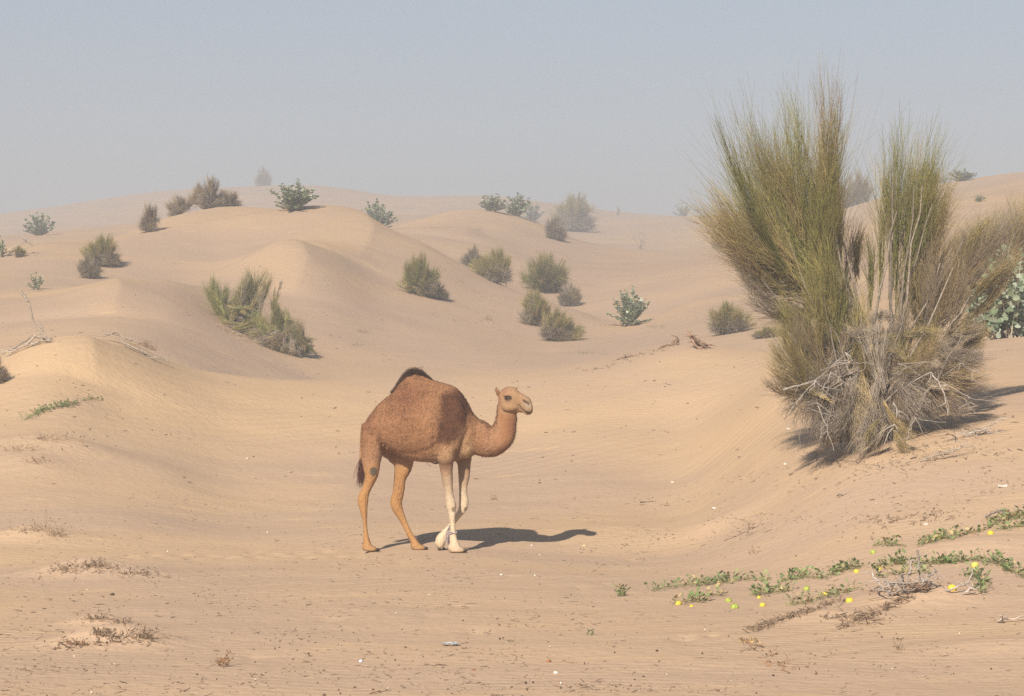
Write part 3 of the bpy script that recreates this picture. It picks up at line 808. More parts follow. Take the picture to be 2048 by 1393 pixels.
place_shrub(0, 753, 438, 82, 62, 'full round grey-green shrub in the saddle behind the dune crest', D=112, rz=2.4)
place_shrub(1, 985, 424, 62, 36, 'low half of the shrub pair on the second dune top', D=113, rz=.3)
place_shrub(1, 1035, 437, 62, 48, 'taller half of the shrub pair on the second dune top', D=113.5, rz=2.2)
place_shrub(1, 1066, 412, 52, 36, 'faint shrub fading in haze behind the shrub pair', D=150, rz=4.0)
place_shrub(0, 1257, 652, 86, 80, 'bright grey-green shrub standing alone in the hollow with yellowing leaf tips', rz=1.1)
place_shrub(2, 73, 580, 36, 38, 'small upright shrub with dark leaf clusters beside the bare curved stem', rz=.9)
place_shrub(1, 79, 474, 66, 48, 'hazy rounded shrub behind the low dune with bleached branches', D=114, rz=3.0)
place_shrub(2, 2, 515, 30, 48, 'leafy shrub at the root of the bleached fallen branches', rz=.4)
place_shrub(2, 1366, 434, 42, 30, 'hazy shrub on the distant flat ridge near the tall broom bush', D=171, rz=.4)
place_shrub(0, 1922, 366, 66, 26, 'pale spreading shrub on the skyline above the leaning broom bush', D=120, rz=.8)
place_shrub(2, 1862, 395, 34, 30, 'small pale shrub on the hazy dune by the slim plume', D=104, rz=2.8)
place_shrub(2, 1958, 404, 28, 16, 'tiny blue-grey shrub alone on the hazy dune above the leaning bush', rz=1.8)
place_shrub(2, 1236, 436, 10, 24, 'thin hazy stalk of shrub on the far flat ridge', D=171, rz=2.0)

# ---- the big round-leaved shrub at the right edge: every leaf a piece of its own
def big_shrub():
    rng = np.random.default_rng(51)
    D = 30.0
    g0 = GD(2035, 40.0)
    D = g0[1]
    root = empty('leafy_shrub', g0)
    tag(root, 'big shrub with large round grey-green leaves under the leaning broom bush', 'shrub')
    lv = leaf_shape(8)
    F = np.array([(0, 1 + q, 1 + (q + 1) % 8) for q in range(8)])
    meshes = []
    for c in (C_LEAF * .75, C_LEAF2 * .8, C_LEAF3 * .75, C_LEAF * .95, C_LEAF2):
        meshes.append(make_mesh('leaf', lv, F, M_LEAF, np.tile(c, (9, 1)), smooth=True))
    stems, spots = [], []
    zb = g0[2]
    for i in range(34):
        tx = rng.uniform(1945, 2050); top = 530 if tx > 1995 else 575
        ty = top - 30 + (672 - top) * rng.random() ** .8
        dep = rng.normal(0, .45)
        e = P(tx, ty, D + dep) - g0
        s = np.array([e[0] * .55 + rng.normal(0, .12), rng.normal(0, .12), -.05])
        p = polyline([s, (s + e) / 2 + np.array([0, 0, -.06]) + rng.normal(0, .05, 3), e], 9)
        stems.append(tubes(p[None], np.linspace(.014, .007, 9)[None], np.array([[.44, .38, .28]]), 5))
        for j in range(9): spots.append((p[rng.integers(3, 9)], e))
    rng.shuffle(spots)
    mesh_part('stems', stems, M_WOOD, root)
    Vx, Fx, Cx = [], [], []
    pool = (C_LEAF * .75, C_LEAF2 * .8, C_LEAF3 * .7, C_LEAF2 * .6, C_LEAF * .9)
    for k in range(620):                                            # the smaller leaves deeper in
        c = spots[k % len(spots)][0] + rng.normal(0, .07, 3)
        th = rng.uniform(0, 6.28); d = unit(np.array([math.cos(th), -.25, math.sin(th)]) + rng.normal(0, .4, 3)); sd = unit(np.cross(d, np.array([0, -1.0, .6]) + rng.normal(0, .35, 3))); nn = np.cross(sd, d)
        Vx.append(c + rng.uniform(.07, .14) * (lv[:, :1] * d + lv[:, 1:2] * sd + lv[:, 2:] * nn)); Fx.append(F + 9 * k); Cx.append(np.tile(pool[rng.integers(0, 5)] * rng.uniform(.8, 1.15), (9, 1)))
    fo = link('foliage', make_mesh('foliage', np.concatenate(Vx), np.concatenate(Fx), M_LEAF, np.concatenate(Cx)), root); fo['kind'] = 'stuff'
    for c, e in spots[:290]:
        o = link('leaf', meshes[rng.integers(0, 5)], root, c + rng.normal(0, .03, 3))
        L = rng.uniform(.10, .18); o.scale = (L, L, L)
        o.rotation_mode = 'ZXY'; o.rotation_euler = (rng.normal(.75, .4), rng.normal(0, .4), rng.uniform(0, 2 * np.pi))
big_shrub()

# ------------------------------------------------------------------ the camel
def build_camel():
    S = 592.0                     # drawing units per metre
    base = G(882, 1103)
    YAW = -0.20                   # walks slightly towards the viewer
    def pt(zx, zy, y=0.0):
        x = (zx - 640) / S
        return np.array([x, y + YAW * x, (1275 - zy) / S])
    Vs, Fs, off = [], [], [0]
    NS = 28
    def add_rings(rings, cap=True):
        n = len(rings); k = len(rings[0])
        V = np.concatenate(rings)
        i = np.arange(n * k).reshape(n, k)
        a, b = i[:-1], i[1:]
        F = np.stack([a, np.roll(a, -1, 1), np.roll(b, -1, 1), b], -1).reshape(-1, 4)
        tri = []
        c0 = len(V); V = np.concatenate([V, [rings[0].mean(0)], [rings[-1].mean(0)]])
        for j in range(k):
            tri.append((c0, i[0, (j + 1) % k], i[0, j]))
            tri.append((c0 + 1, i[-1, j], i[-1, (j + 1) % k]))
        Vs.append(V); Fs.append((F + off[0], np.array(tri) + off[0])); off[0] += len(V)
    def smooth_sections(sec, m=4):
        sec = np.asarray(sec, float)
        t = np.arange(len(sec)); T = np.linspace(0, len(sec) - 1, (len(sec) - 1) * m + 1)
        out = np.empty((len(T), sec.shape[1]))
        for c in range(sec.shape[1]):          # Catmull-Rom
            p = sec[:, c]; pp = np.concatenate([[2 * p[0] - p[1]], p, [2 * p[-1] - p[-2]]])
            k = np.minimum(T.astype(int), len(sec) - 2); f = T - k
            p0, p1, p2, p3 = pp[k], pp[k + 1], pp[k + 2], pp[k + 3]
            out[:, c] = 0.5 * (2 * p1 + (p2 - p0) * f + (2 * p0 - 5 * p1 + 4 * p2 - p3) * f ** 2 + (3 * p1 - p0 - 3 * p2 + p3) * f ** 3)
        return out
    ang = np.linspace(0, 2 * np.pi, NS, endpoint=False)
    # trunk: x, top, bottom, half width, taper to the top
    sec = [(138, 505, 600, 30, .1), (160, 455, 640, 82, .1), (190, 412, 650, 112, .15), (235, 352, 645, 142, .2), (285, 311, 650, 160, .28),
           (340, 262, 666, 176, .40), (390, 195, 686, 186, .52), (435, 154, 700, 190, .58), (485, 143, 708, 191, .60),
           (540, 163, 713, 188, .56), (590, 193, 716, 182, .48), (640, 208, 716, 172, .38), (695, 224, 714, 160, .30),
           (742, 245, 704, 146, .25), (785, 297, 694, 128, .2), (815, 350, 684, 112, .15), (842, 402, 668, 96, .1), (872, 434, 660, 80, .1), (900, 468, 655, 62, .1)]
    rings = []
    for x, top, bot, hw, k in smooth_sections(sec):
        zc = (top + bot) / 2; h = (bot - top) / 2
        r = []
        for a in ang:
            c, s = math.cos(a), math.sin(a)
            up = max(c, 0)
            r.append(pt(x, zc - h * c, hw / S * math.copysign(abs(s) ** 0.9, s) * (1 - k * up - 0.10 * max(-c, 0))))
        rings.append(np.array(r))
    add_rings(rings)
    # generic limb: cx, cy, half thickness in the side view, half width in depth, depth
    def limb(sec, m=4):
        s = smooth_sections(sec, m)
        tan = np.gradient(s[:, :2], axis=0)
        tan /= np.linalg.norm(tan, axis=1, keepdims=True)
        rings = []
        for (cx, cy, hw, hd, y), (tx, ty) in zip(s, tan):
            nx, ny = -ty, tx
            rings.append(np.array([pt(cx + nx * hw * math.cos(a), cy + ny * hw * math.cos(a), y + hd / S * math.sin(a)) for a in ang]))
        add_rings(rings)
    # neck and head
    nk = 0.0
    limb([(730, 525, 90, 90, 0), (800, 540, 105, 92, 0), (862, 550, 110, 84, 0), (915, 576, 101, 74, 0), (966, 582, 94, 66, 0), (1007, 558, 88, 60, -.005),
          (1034, 518, 80, 56, -.01), (1049, 466, 68, 52, -.015), (1055, 415, 64, 50, -.02), (1056, 365, 60, 50, -.02), (1056, 325, 50, 46, -.02)])
    HT = -0.30                     # head turned towards the viewer
    def hy(x): return -0.02 + HT * (x - 1050) / S
    hs = [(1003, 292, 378, 34), (1018, 262, 392, 54), (1042, 242, 400, 64), (1075, 234, 404, 68), (1106, 242, 404, 62), (1130, 264, 396, 50),
          (1156, 281, 398, 42), (1180, 294, 405, 41), (1198, 306, 407, 40), (1211, 332, 402, 33), (1218, 358, 392, 20)]
    rings = []
    for x, top, bot, hw in smooth_sections(hs):
        zc = (top + bot) / 2; h = (bot - top) / 2
        rings.append(np.array([pt(x, zc - h * math.copysign(abs(math.cos(a)) ** 0.9, math.cos(a)),
                                  hy(x) + hw / S * math.copysign(abs(math.sin(a)) ** 0.85, math.sin(a))) for a in ang]))
    add_rings(rings)
    def blob(zx, zy, y, rx, rz, ry, rot=0.0, n=12):
        rings = []
        for i in range(n + 1):
            th = math.pi * (0.03 + 0.94 * i / n)
            rr = math.sin(th); cc = -math.cos(th)
            ring = []
            for a in ang:
                ux = rx * cc; uz = rz * rr * math.cos(a)
                ring.append(pt(zx + ux * math.cos(rot) - uz * math.sin(rot), zy + ux * math.sin(rot) + uz * math.cos(rot), y + ry / S * rr * math.sin(a)))
            rings.append(np.array(ring))
        add_rings(rings)
    # brow, cheek, lips, lower lip
    for s in (-1, 1):
        blob(1066, 290, hy(1066) + s * 0.098, 34, 17, 16, 0.15)
        blob(1075, 362, hy(1075) + s * 0.075, 50, 34, 30)
        blob(1190, 372, hy(1190) + s * 0.050, 28, 30, 26, 0.3)
        blob(1183, 318, hy(1183) + s * 0.050, 28, 15, 18, 0.5)
    blob(1186, 398, hy(1186), 24, 14, 30, 0.1)
    # shoulder, upper arm, haunch
    blob(695, 490, -0.165, 105, 200, 70, 0.12); blob(706, 490, 0.160, 105, 200, 70, 0.12)
    blob(672, 640, -0.20, 60, 95, 52); blob(770, 640, 0.17, 60, 95, 52)
    blob(212, 535, -0.150, 70, 135, 84, 0.30); blob(320, 575, 0.15, 110, 120, 85, 0.6)
    blob(800, 625, -0.03, 50, 65, 78)                               # breast
    blob(606, 712, -0.01, 26, 13, 45)                               # breast pad
    # near hind leg
    limb([(196, 470, 62, 60, -.12), (200, 560, 66, 78, -.17), (206, 640, 66, 70, -.19), (201, 700, 61, 60, -.19), (203, 752, 53, 52, -.185), (202, 795, 42, 46, -.18),
          (188, 838, 32, 38, -.17), (168, 882, 29, 34, -.16), (152, 922, 31, 33, -.155), (146, 960, 34, 34, -.15), (150, 1000, 28, 30, -.15),
          (156, 1050, 20, 23, -.15), (161, 1100, 15, 18, -.15), (164, 1150, 14, 18, -.15), (167, 1190, 17, 22, -.15), (172, 1222, 23, 30, -.15), (178, 1250, 30, 36, -.15)])
    # far hind leg
    limb([(325, 560, 80, 62, .12), (355, 640, 84, 66, .16), (388, 700, 74, 60, .18), (393, 742, 60, 52, .18), (385, 782, 49, 46, .175), (374, 822, 39, 40, .17),
          (369, 870, 37, 35, .165), (362, 922, 37, 34, .16), (350, 970, 38, 34, .155), (358, 1012, 35, 31, .155), (375, 1050, 28, 26, .155),
          (398, 1098, 21, 20, .155), (424, 1150, 19, 19, .155), (450, 1200, 20, 22, .155), (470, 1232, 24, 30, .155), (480, 1252, 28, 35, .155)])
    # near fore leg
    limb([(684, 560, 70, 50, -0.163), (680, 630, 64, 52, -0.168), (675, 690, 50, 48, -0.163), (676, 740, 42, 43, -0.155), (681, 800, 36, 38, -0.146), (689, 860, 29, 31, -0.138),
          (696, 920, 27, 29, -0.133), (703, 958, 31, 31, -0.129), (709, 992, 32, 31, -0.129), (712, 1024, 26, 27, -0.129), (714, 1060, 20, 22, -0.129),
          (716, 1110, 17, 19, -0.129), (718, 1150, 19, 21, -0.129), (721, 1190, 24, 26, -0.129), (727, 1222, 31, 33, -0.129), (733, 1248, 37, 38, -0.129)])
    # far fore leg, lifted and folded back
    limb([(775, 560, 66, 50, 0.160), (783, 630, 56, 50, 0.160), (785, 690, 46, 45, 0.155), (784, 740, 42, 40, 0.150), (783, 800, 36, 35, 0.140), (779, 860, 29, 29, 0.135),
          (779, 915, 27, 27, 0.130), (783, 955, 31, 29, 0.125), (781, 990, 31, 29, 0.120), (768, 1022, 25, 24, 0.115), (748, 1052, 20, 20, 0.110), (722, 1088, 16, 18, 0.105),
          (694, 1125, 18, 19, 0.100), (672, 1152, 22, 23, 0.100), (655, 1178, 28, 29, 0.100), (640, 1205, 34, 34, 0.100), (634, 1232, 32, 34, 0.100), (640, 1256, 20, 28, 0.100)])
    # feet: two broad toes each
    for fx, y, ln in ((150, -.15, 82), (452, .155, 84), (696, -.129, 90)):
        for s in (-1, 1):
            blob(fx + ln * 0.50, 1257, y + s * 0.030, ln * 0.58, 19, 24, 0.10)
        blob(fx + ln * 0.30, 1248, y, ln * 0.42, 28, 36, 0.18)
        blob(fx + ln * 0.47, 1267, y, ln * 0.54, 9, 48, 0)
    # ears
    limb([(1012, 292, 15, 9, hy(1012) - .055), (1003, 275, 17, 8, hy(1003) - .085), (994, 256, 13, 7, hy(994) - .11), (988, 240, 6, 4, hy(988) - .125), (985, 231, 2, 2, hy(985) - .13)])
    limb([(1100, 262, 14, 9, hy(1100) + .075), (1112, 248, 13, 8, hy(1112) + .105), (1119, 238, 8, 5, hy(1119) + .12), (1121, 232, 3, 2, hy(1121) + .125)])
    # tail core
    limb([(152, 470, 16, 16, -.01), (140, 540, 14, 14, -.03), (136, 610, 12, 12, -.05), (132, 690, 10, 10, -.06), (134, 760, 8, 8, -.07)])
    V = np.concatenate(Vs)
    me = make_mesh('body', V, [np.concatenate([f[0] for f in Fs]), np.concatenate([f[1] for f in Fs])], M_FUR, smooth=True)
    tmp = bpy.data.objects.new('tmp', me); col.objects.link(tmp)
    md = tmp.modifiers.new('r', 'REMESH'); md.mode = 'VOXEL'; md.voxel_size = 0.0095; md.use_smooth_shade = True
    sm = tmp.modifiers.new('s', 'SMOOTH'); sm.factor = 0.5; sm.iterations = 9
    dg = bpy.context.evaluated_depsgraph_get()
    body = bpy.data.meshes.new_from_object(tmp.evaluated_get(dg))
    bpy.data.objects.remove(tmp); bpy.data.meshes.remove(me)
    body.name = 'body'
    n = len(body.vertices)
    co = np.empty(n * 3, np.float32); body.vertices.foreach_get('co', co); co = co.reshape(-1, 3).astype(float)
    no = np.empty(n * 3, np.float32); body.vertices.foreach_get('normal', no); no = no.reshape(-1, 3).astype(float)
    zx = co[:, 0] * S + 640; zy = 1275 - co[:, 2] * S; yl = co[:, 1] - YAW * co[:, 0]
    # creases: pulled in along hand drawn lines (line, half width, depth, side)
    def seg_dist(px, py, line):
        d = np.full(len(px), 1e9)
        for (ax, ay), (bx, by) in zip(line[:-1], line[1:]):
            t = np.clip(((px - ax) * (bx - ax) + (py - ay) * (by - ay)) / ((bx - ax) ** 2 + (by - ay) ** 2), 0, 1)
            d = np.minimum(d, np.hypot(px - ax - t * (bx - ax), py - ay - t * (by - ay)))
        return d
    disp = np.zeros(n)
    hyv = -0.02 + HT * (zx - 1050) / S
    def crease(line, w, dep, cond):
        nonlocal disp
        d = seg_dist(zx, zy, line)
        disp -= np.where(cond, dep * np.exp(-(d / w) ** 2), 0)
    near = yl < -0.02; head = zx > 1000
    side = (np.abs(yl - hyv) > 0.02)
    crease([(232, 505), (250, 560), (272, 605), (330, 640), (400, 655), (470, 655), (560, 632), (605, 600)], 17, 0.010, near & ~head)
    crease([(598, 560), (600, 620), (622, 670)], 11, 0.016, near)
    crease([(625, 300), (618, 380), (606, 460), (598, 560)], 16, 0.012, near)
    crease([(735, 690), (752, 640), (788, 560), (815, 500)], 13, 0.014, near)
    crease([(270, 640), (285, 600)], 12, 0.012, near)
    crease([(1134, 350), (1145, 376), (1168, 395), (1200, 404), (1214, 398)], 4.5, 0.018, head & side)
    crease([(1158, 322), (1172, 334), (1190, 342)], 5.0, 0.018, head & side)
    crease([(1192, 344), (1197, 362), (1196, 384)], 4.5, 0.007, head)
    crease([(1046, 306), (1062, 302), (1080, 308)], 12, 0.010, head & side)
    crease([(1042, 395), (1075, 392), (1110, 388), (1135, 372)], 7, 0.006, head & side)
    for s in (-1, 1): pass
    disp += 0.004 * perlin(zx / 45 + 7 * yl * 20, zy / 60)
    hk = (np.hypot((zx - 640) / 1, 0) < 1e9)
    for x0, x1 in ((150, 250), (450, 552), (690, 800)):              # cleft between the toes
        c = np.exp(-((yl - {150: -.15, 450: .155, 690: -.129}[x0]) / 0.008) ** 2) * (zy > 1225) * (zx > x0 + 45) * (zx < x1 + 10)
        disp -= 0.012 * c
    # shoulder blade and ribs faintly showing
    ribs = np.sin((zx - 0.12 * zy) / 9.5) * np.exp(-((zx - 420) / 110) ** 2 - ((zy - 520) / 110) ** 2)
    disp += np.where(near, 0.0022 * ribs, 0)
    disp += .006 * perlin(zx / 80 + 11, zy / 95) * (zx < 1000)
    tend = np.exp(-((zx - np.interp(zy, [820, 950, 1150], [176, 168, 170])) / 5) ** 2) * (zy > 830) * (zy < 1170) * (zx < 260)
    disp -= .004 * tend
    co2 = co + no * disp[:, None]
    body.vertices.foreach_set('co', co2.astype(np.float32).ravel())
    # coat colours
    def colour(zx, zy, yl):
        rust = np.array([0.265, 0.130, 0.062]); dark = np.array([0.075, 0.027, 0.014]); tan = np.array([0.33, 0.195, 0.10])
        gold = np.array([0.35, 0.180, 0.068]); cream = np.array([0.56, 0.43, 0.29]); sole = np.array([0.10, 0.075, 0.05])
        c = np.tile(rust, (len(zx), 1))
        def mix(t, k):
            nonlocal c
            k = np.clip(k, 0, 1)[:, None]; c = c * (1 - k) + t * k
        def g(x, y, sx, sy, rot=0.0):
            dx, dy = zx - x, zy - y
            u = dx * math.cos(rot) + dy * math.sin(rot); v = -dx * math.sin(rot) + dy * math.cos(rot)
            return np.exp(-((u / sx) ** 2 + (v / sy) ** 2))
        def st(a, b, v): t = np.clip((v - a) / (b - a), 0, 1); return t * t * (3 - 2 * t)
        wob = 22 * perlin(zx / 42, zy / 42) + 16 * perlin(zx / 13, zy / 13)
        body_ = (zx < 860)
        mix(dark * 1.9, 0.62 * g(430, 300, 150, 130)); mix(rust * 1.25, .6 * g(560, 470, 60, 120)); mix(dark * 2.2, .45 * g(190, 470, 60, 90)); mix(rust * 1.2, .5 * g(300, 560, 70, 60))
        # dark shoulder with a clear rear edge
        edge = st(-30, 34, zx + wob - np.interp(zy, [220, 300, 400, 500, 560], [690, 640, 628, 612, 604]))
        sh = edge * (1 - st(560, 625, zy + wob)) * (1 - st(775, 845, zx + (zy - 430) * 0.25 + wob)) * st(215, 300, zy + wob)
        mix(dark * 0.85, 0.88 * sh)
        # pale belly, elbow, groin
        mix(tan, 0.8 * st(0, 60, zy - np.interp(zx, [250, 330, 450, 560, 640, 720], [600, 655, 662, 640, 600, 560]) + wob) * (zx > 255) * (zx < 850))
        mix(tan * 1.1, 0.8 * g(795, 600, 45, 70))
        mix(np.array([0.30, 0.155, 0.082]), 0.7 * st(850, 930, zx) * (1 - st(1000, 1030, zx)))
        mix(dark * 2.0, 0.5 * g(1085, 480, 38, 80))
        mix(dark * 1.4, 0.7 * g(1010, 640, 90, 24, -0.5))
        # thigh, legs
        hindn = (zx < 272) & (zy > 500)
        mix(np.array([0.31, 0.165, 0.085]), st(560, 700, zy) * hindn)
        mix(gold, st(690, 800, zy) * (zx < 560))
        mix(gold * 0.85, 0.7 * g(360, 900, 40, 110))
        mix(dark * 1.6, 0.65 * (perlin(zx / 9, zy / 16) > 0.12) * g(368, 920, 26, 130))
        fore = (zx > 560) & (zx < 860)
        mix(np.array([0.27, 0.16, 0.095]), st(660, 720, zy) * fore)
        mix(cream * 0.8, st(720, 960, zy + 1.5 * wob) * fore)
        mix(cream, .8 * st(900, 1060, zy + wob) * fore)
        mix(tan, .18 * (perlin(zx / 12, zy / 26) > .1) * st(700, 800, zy)); mix(tan * .8, .5 * st(1215, 1270, zy))
        mix(dark * 1.5, 0.5 * g(672, 740, 40, 30))
        # callus pads on the knees
        pw = wob * .012; mix(sole, st(.28, .55, g(219, 768, 23, 34) + pw) * (yl < -.1)); mix(sole * 1.7, .85 * st(.3, .75, g(720, 1004, 14, 20) + pw) * (yl < 0)); mix(sole * 1.7, .85 * st(.3, .75, g(794, 1006, 18, 12, -0.9) + pw) * (yl > 0))
        mix(sole, (g(440, 780, 14, 20) > 0.5) * (yl > 0)); mix(sole, 0.8 * g(606, 720, 26, 8))
        mix(sole * 1.2, 0.7 * g(285, 628, 16, 12) * (yl > -.08))
        # face
        face = st(1000, 1030, zx) * (1 - st(385, 420, zy - (zx - 1050) * 0.05))
        mix(np.array([0.295, 0.170, 0.088]), face); mix(np.array([0.24, 0.14, 0.075]), 0.6 * g(1110, 330, 20, 30) + .5 * g(1085, 392, 50, 10))
        mix(np.array([0.24, 0.125, 0.07]), 0.7 * g(1040, 255, 40, 28)); mix(np.array([0.26, 0.19, 0.13]), 0.8 * g(1190, 350, 34, 50))
        mix(np.array([0.05, 0.03, 0.02]), 0.9 * (seg_dist(zx, zy, [(1158, 322), (1172, 334), (1190, 342)]) < 4.5))
        mix(np.array([0.09, 0.05, 0.03]), 0.75 * (seg_dist(zx, zy, [(1134, 350), (1145, 376), (1168, 395), (1200, 404), (1214, 398)]) < 3.0))
        mix(np.array([0.045, 0.025, 0.016]), 0.95 * (g(1063, 307, 27, 19) > 0.45)); mix(np.array([0.13, 0.075, 0.045]), 0.5 * g(1066, 322, 26, 12))
        mix(np.array([0.30, 0.17, 0.09]), 0.6 * (zx < 1006) * (zx > 980) * (zy < 300))
        # crown of the hump
        hump = 1 - st(-10, 18, zy - np.interp(zx, [330, 370, 420, 480, 540, 580], [262, 206, 158, 140, 160, 196]) + wob)
        mix(np.array([0.045, 0.024, 0.015]), 0.75 * hump * (1 - st(500, 570, zx)) * st(325, 380, zx))
        return c
    C = colour(zx, zy, yl)
    woolly = np.clip((720 - zy) / 80, 0, 1) * np.clip((1010 - zx) / 40, 0, 1)
    curl = perlin((zx + .35 * zy) / 5.0, zy / 13.0 + yl * 40) + .6 * perlin(zx / 17 + 5, zy / 22 + yl * 30) + .55 * perlin(zx / 75, zy / 60 + 3)
    C = C * (1 + (0.48 * woolly + .10) * curl)[:, None].clip(-.6, 1)
    a = body.color_attributes.new('Col', 'FLOAT_COLOR', 'POINT')
    c4 = np.ones((n, 4), np.float32); c4[:, :3] = C
    a.data.foreach_set('color', c4.ravel())
    root = empty('camel', base)
    tag(root, 'brown one-humped camel walking across the sand with a forefoot lifted', 'camel')
    bo = link('body', body, root)
    if not body.materials: body.materials.append(M_FUR)
    # short woolly coat: fine strands all over the trunk and neck
    wgt = ((zy < 720) & (zx < 1000)).astype(float) + 0.35 * ((zy >= 720) | (zx >= 1000))
    pick = RNG.choice(n, 42000, p=wgt / wgt.sum())
    p0 = co2[pick] + RNG.normal(0, 0.003, (len(pick), 3)); nn = no[pick]
    flow = np.tile(np.array([-0.35, 0, -0.9]), (len(pick), 1)) + RNG.normal(0, 0.75, (len(pick), 3))
    tang = unit(flow - (flow * nn).sum(1, keepdims=True) * nn)
    fine = np.where((zy[pick] > 700) | (zx[pick] > 1000), 0.5, 1.0)
    L = RNG.uniform(0.010, 0.026, len(pick)) * fine
    tip = p0 + unit(tang + nn * RNG.uniform(0.15, 0.55, (len(pick), 1))) * L[:, None]
    wv = np.cross(tang, nn) * (0.0021 * fine)[:, None]
    Vt = np.stack([p0 - wv, p0 + wv, tip], 1).reshape(-1, 3)
    Ct = np.repeat(C[pick] * RNG.uniform(0.72, 1.32, (len(pick), 1)), 3, 0)
    fur = link('coat', make_mesh('coat', Vt, np.arange(len(Vt)).reshape(-1, 3), M_HAIR, Ct), root)
    fur['kind'] = 'stuff'
    def hair(name, roots, dirs, lens, rad, colr, droop=0.0, K=4):
        roots = np.asarray(roots); N = len(roots)
        E = roots + dirs * lens[:, None] + np.array([0, 0, -1]) * (droop * lens)[:, None]
        Mid = roots + dirs * lens[:, None] * 0.55 + RNG.normal(0, 0.1, (N, 3)) * lens[:, None]
        Pp = bezier(roots, Mid, E, K)
        R = np.linspace(1, 0.25, K)[None] * rad
        V, F, Cc = tubes(Pp, np.repeat(R, N, 0), colr)
        return link(name, make_mesh(name, V, F, M_HAIR, Cc), root)
    # long dark hair on the hump
    idx = np.where((zx > 325) & (zx < 585) & (zy < np.interp(zx, [325, 370, 420, 480, 530, 585], [284, 226, 178, 162, 172, 200])))[0]
    pick = RNG.choice(idx, 5200)
    lens = RNG.uniform(0.016, 0.062, 5200) * np.interp(zx[pick], [330, 400, 450, 520, 555, 590], [0.55, 0.8, 1.1, 1.0, 0.45, 0.15])
    d = unit(no[pick] * 0.9 + np.array([-0.25, 0, 0.75]) + RNG.normal(0, 0.5, (5200, 3)))
    cc = np.array([0.052, 0.027, 0.017]) * RNG.uniform(0.35, 2.2, (5200, 1))
    hair('hump_hair', co2[pick], d, lens, 0.0013, cc)
    # mane down the nape and beard under the throat
    top_l = np.interp(zx, [850, 880, 920, 955, 980, 992], [400, 440, 480, 490, 470, 420])
    nape = np.where(((zx > 790) & (zx < 985) & (zy < top_l + 14) & (zy > 300)) | ((zx > 975) & (zx < 1002) & (zy > 300) & (zy < 470)))[0]
    throat = np.where((zx > 1040) & (zx < 1130) & (zy > 425) & (zy < 620) & (no[:, 0] > 0.5))[0]
    pick = np.concatenate([RNG.choice(nape, 1500), RNG.choice(throat, 500)])
    d = unit(no[pick] + RNG.normal(0, 0.45, (2000, 3)) + np.array([0, 0, -0.3]))
    cc = np.array([0.12, 0.052, 0.026]) * RNG.uniform(0.5, 1.7, (2000, 1))
    hair('mane', co2[pick], d, RNG.uniform(0.006, 0.019, 2000), 0.0016, cc)
    # tail tuft
    N = 420
    t = RNG.random(N)
    rt = np.array([pt(134 + RNG.normal(0, 5), 680 + 90 * tt, -0.065 + RNG.normal(0, 0.010)) for tt in t])
    d = unit(np.stack([RNG.normal(-0.02, 0.16, N), RNG.normal(-0.03, 0.10, N), np.full(N, -1.0)], 1))
    cc = np.array([0.085, 0.030, 0.018]) * RNG.uniform(0.5, 2.0, (N, 1))
    hair('tail_tuft', rt, d, RNG.uniform(0.08, 0.22, N), 0.0024, cc, K=5)
    # eyes and toenails
    def ball(name, zx_, zy_, y, r, colr, squash=(1, 1, 1), parent=root, mat=M_HAIR):
        u = np.linspace(0, np.pi, 9); v = np.linspace(0, 2 * np.pi, 14, endpoint=False)
        c = pt(zx_, zy_, y)
        V = np.array([[c[0] + r * squash[0] * math.sin(a) * math.cos(b), c[1] + r * squash[1] * math.sin(a) * math.sin(b), c[2] + r * squash[2] * math.cos(a)] for a in u for b in v])
        i = np.arange(len(V)).reshape(9, 14); A, B = i[:-1], i[1:]
        F = np.stack([A, B, np.roll(B, -1, 1), np.roll(A, -1, 1)], -1).reshape(-1, 4)
        return link(name, make_mesh(name, V, F, mat, np.tile(colr, (len(V), 1)), smooth=True), parent)
    me_, nt_, b_ = new_mat('eye', 0.32, 0.35)
    no_ = nt_.nodes.new('ShaderNodeTexNoise'); no_.inputs['Scale'].default_value = 40
    rp = nt_.nodes.new('ShaderNodeValToRGB'); rp.color_ramp.elements[0].color = (0.006, 0.004, 0.003, 1); rp.color_ramp.elements[1].color = (0.02, 0.012, 0.008, 1)
    nt_.links.new(no_.outputs['Fac'], rp.inputs['Fac']); nt_.links.new(rp.outputs[0], b_.inputs['Base Color'])
    for s in (-1, 1):
        ball('eye', 1063, 308, hy(1063) + s * 0.088, 0.024, (0.01, 0.007, 0.005), mat=me_)
    for fx, y in ((238, -.15), (536, .155), (790, -.129)):
        for s in (-1, 1):
            ball('toenail', fx + 4, 1264, y + s * 0.036, 0.019, (0.035, 0.026, 0.02), (1.3, 0.9, 0.75))
    for s in (-1, 1):
        ball('toenail', 642 + s * 14, 1266, .10 + s * 0.02, 0.017, (0.035, 0.024, 0.018), (1.0, 1, 1.1))
    # worn rope hobble round the planted pastern, its frayed end hanging beside the lifted foot
    rp = []
    rb = empty('hobble_rope', base + np.array(pt(718, 1155, -.129)))
    tag(rb, 'frayed pale rope tied round the pastern of the camel', 'rope')
    o = pt(718, 1155, -.129)
    for k in range(2):
        a = np.linspace(0, 2 * np.pi, 25)
        ring = np.stack([0.041 * np.cos(a), 0.046 * np.sin(a), 0.006 * np.sin(3 * a + k) + 0.012 * k], 1)
        rp.append(tubes(ring[None], np.full((1, 25), 0.0055), np.array([[0.42, 0.34, 0.30]]), 5))
    link('loop', make_mesh('loop', *(lambda j: (j[0], j[1], M_HAIR, j[2]))(join(rp))), rb)
    N = 60
    st_ = np.array([pt(692 + RNG.normal(0, 3), 1110 + RNG.uniform(0, 25), 0.04 + RNG.normal(0, .012)) for _ in range(N)]) - o
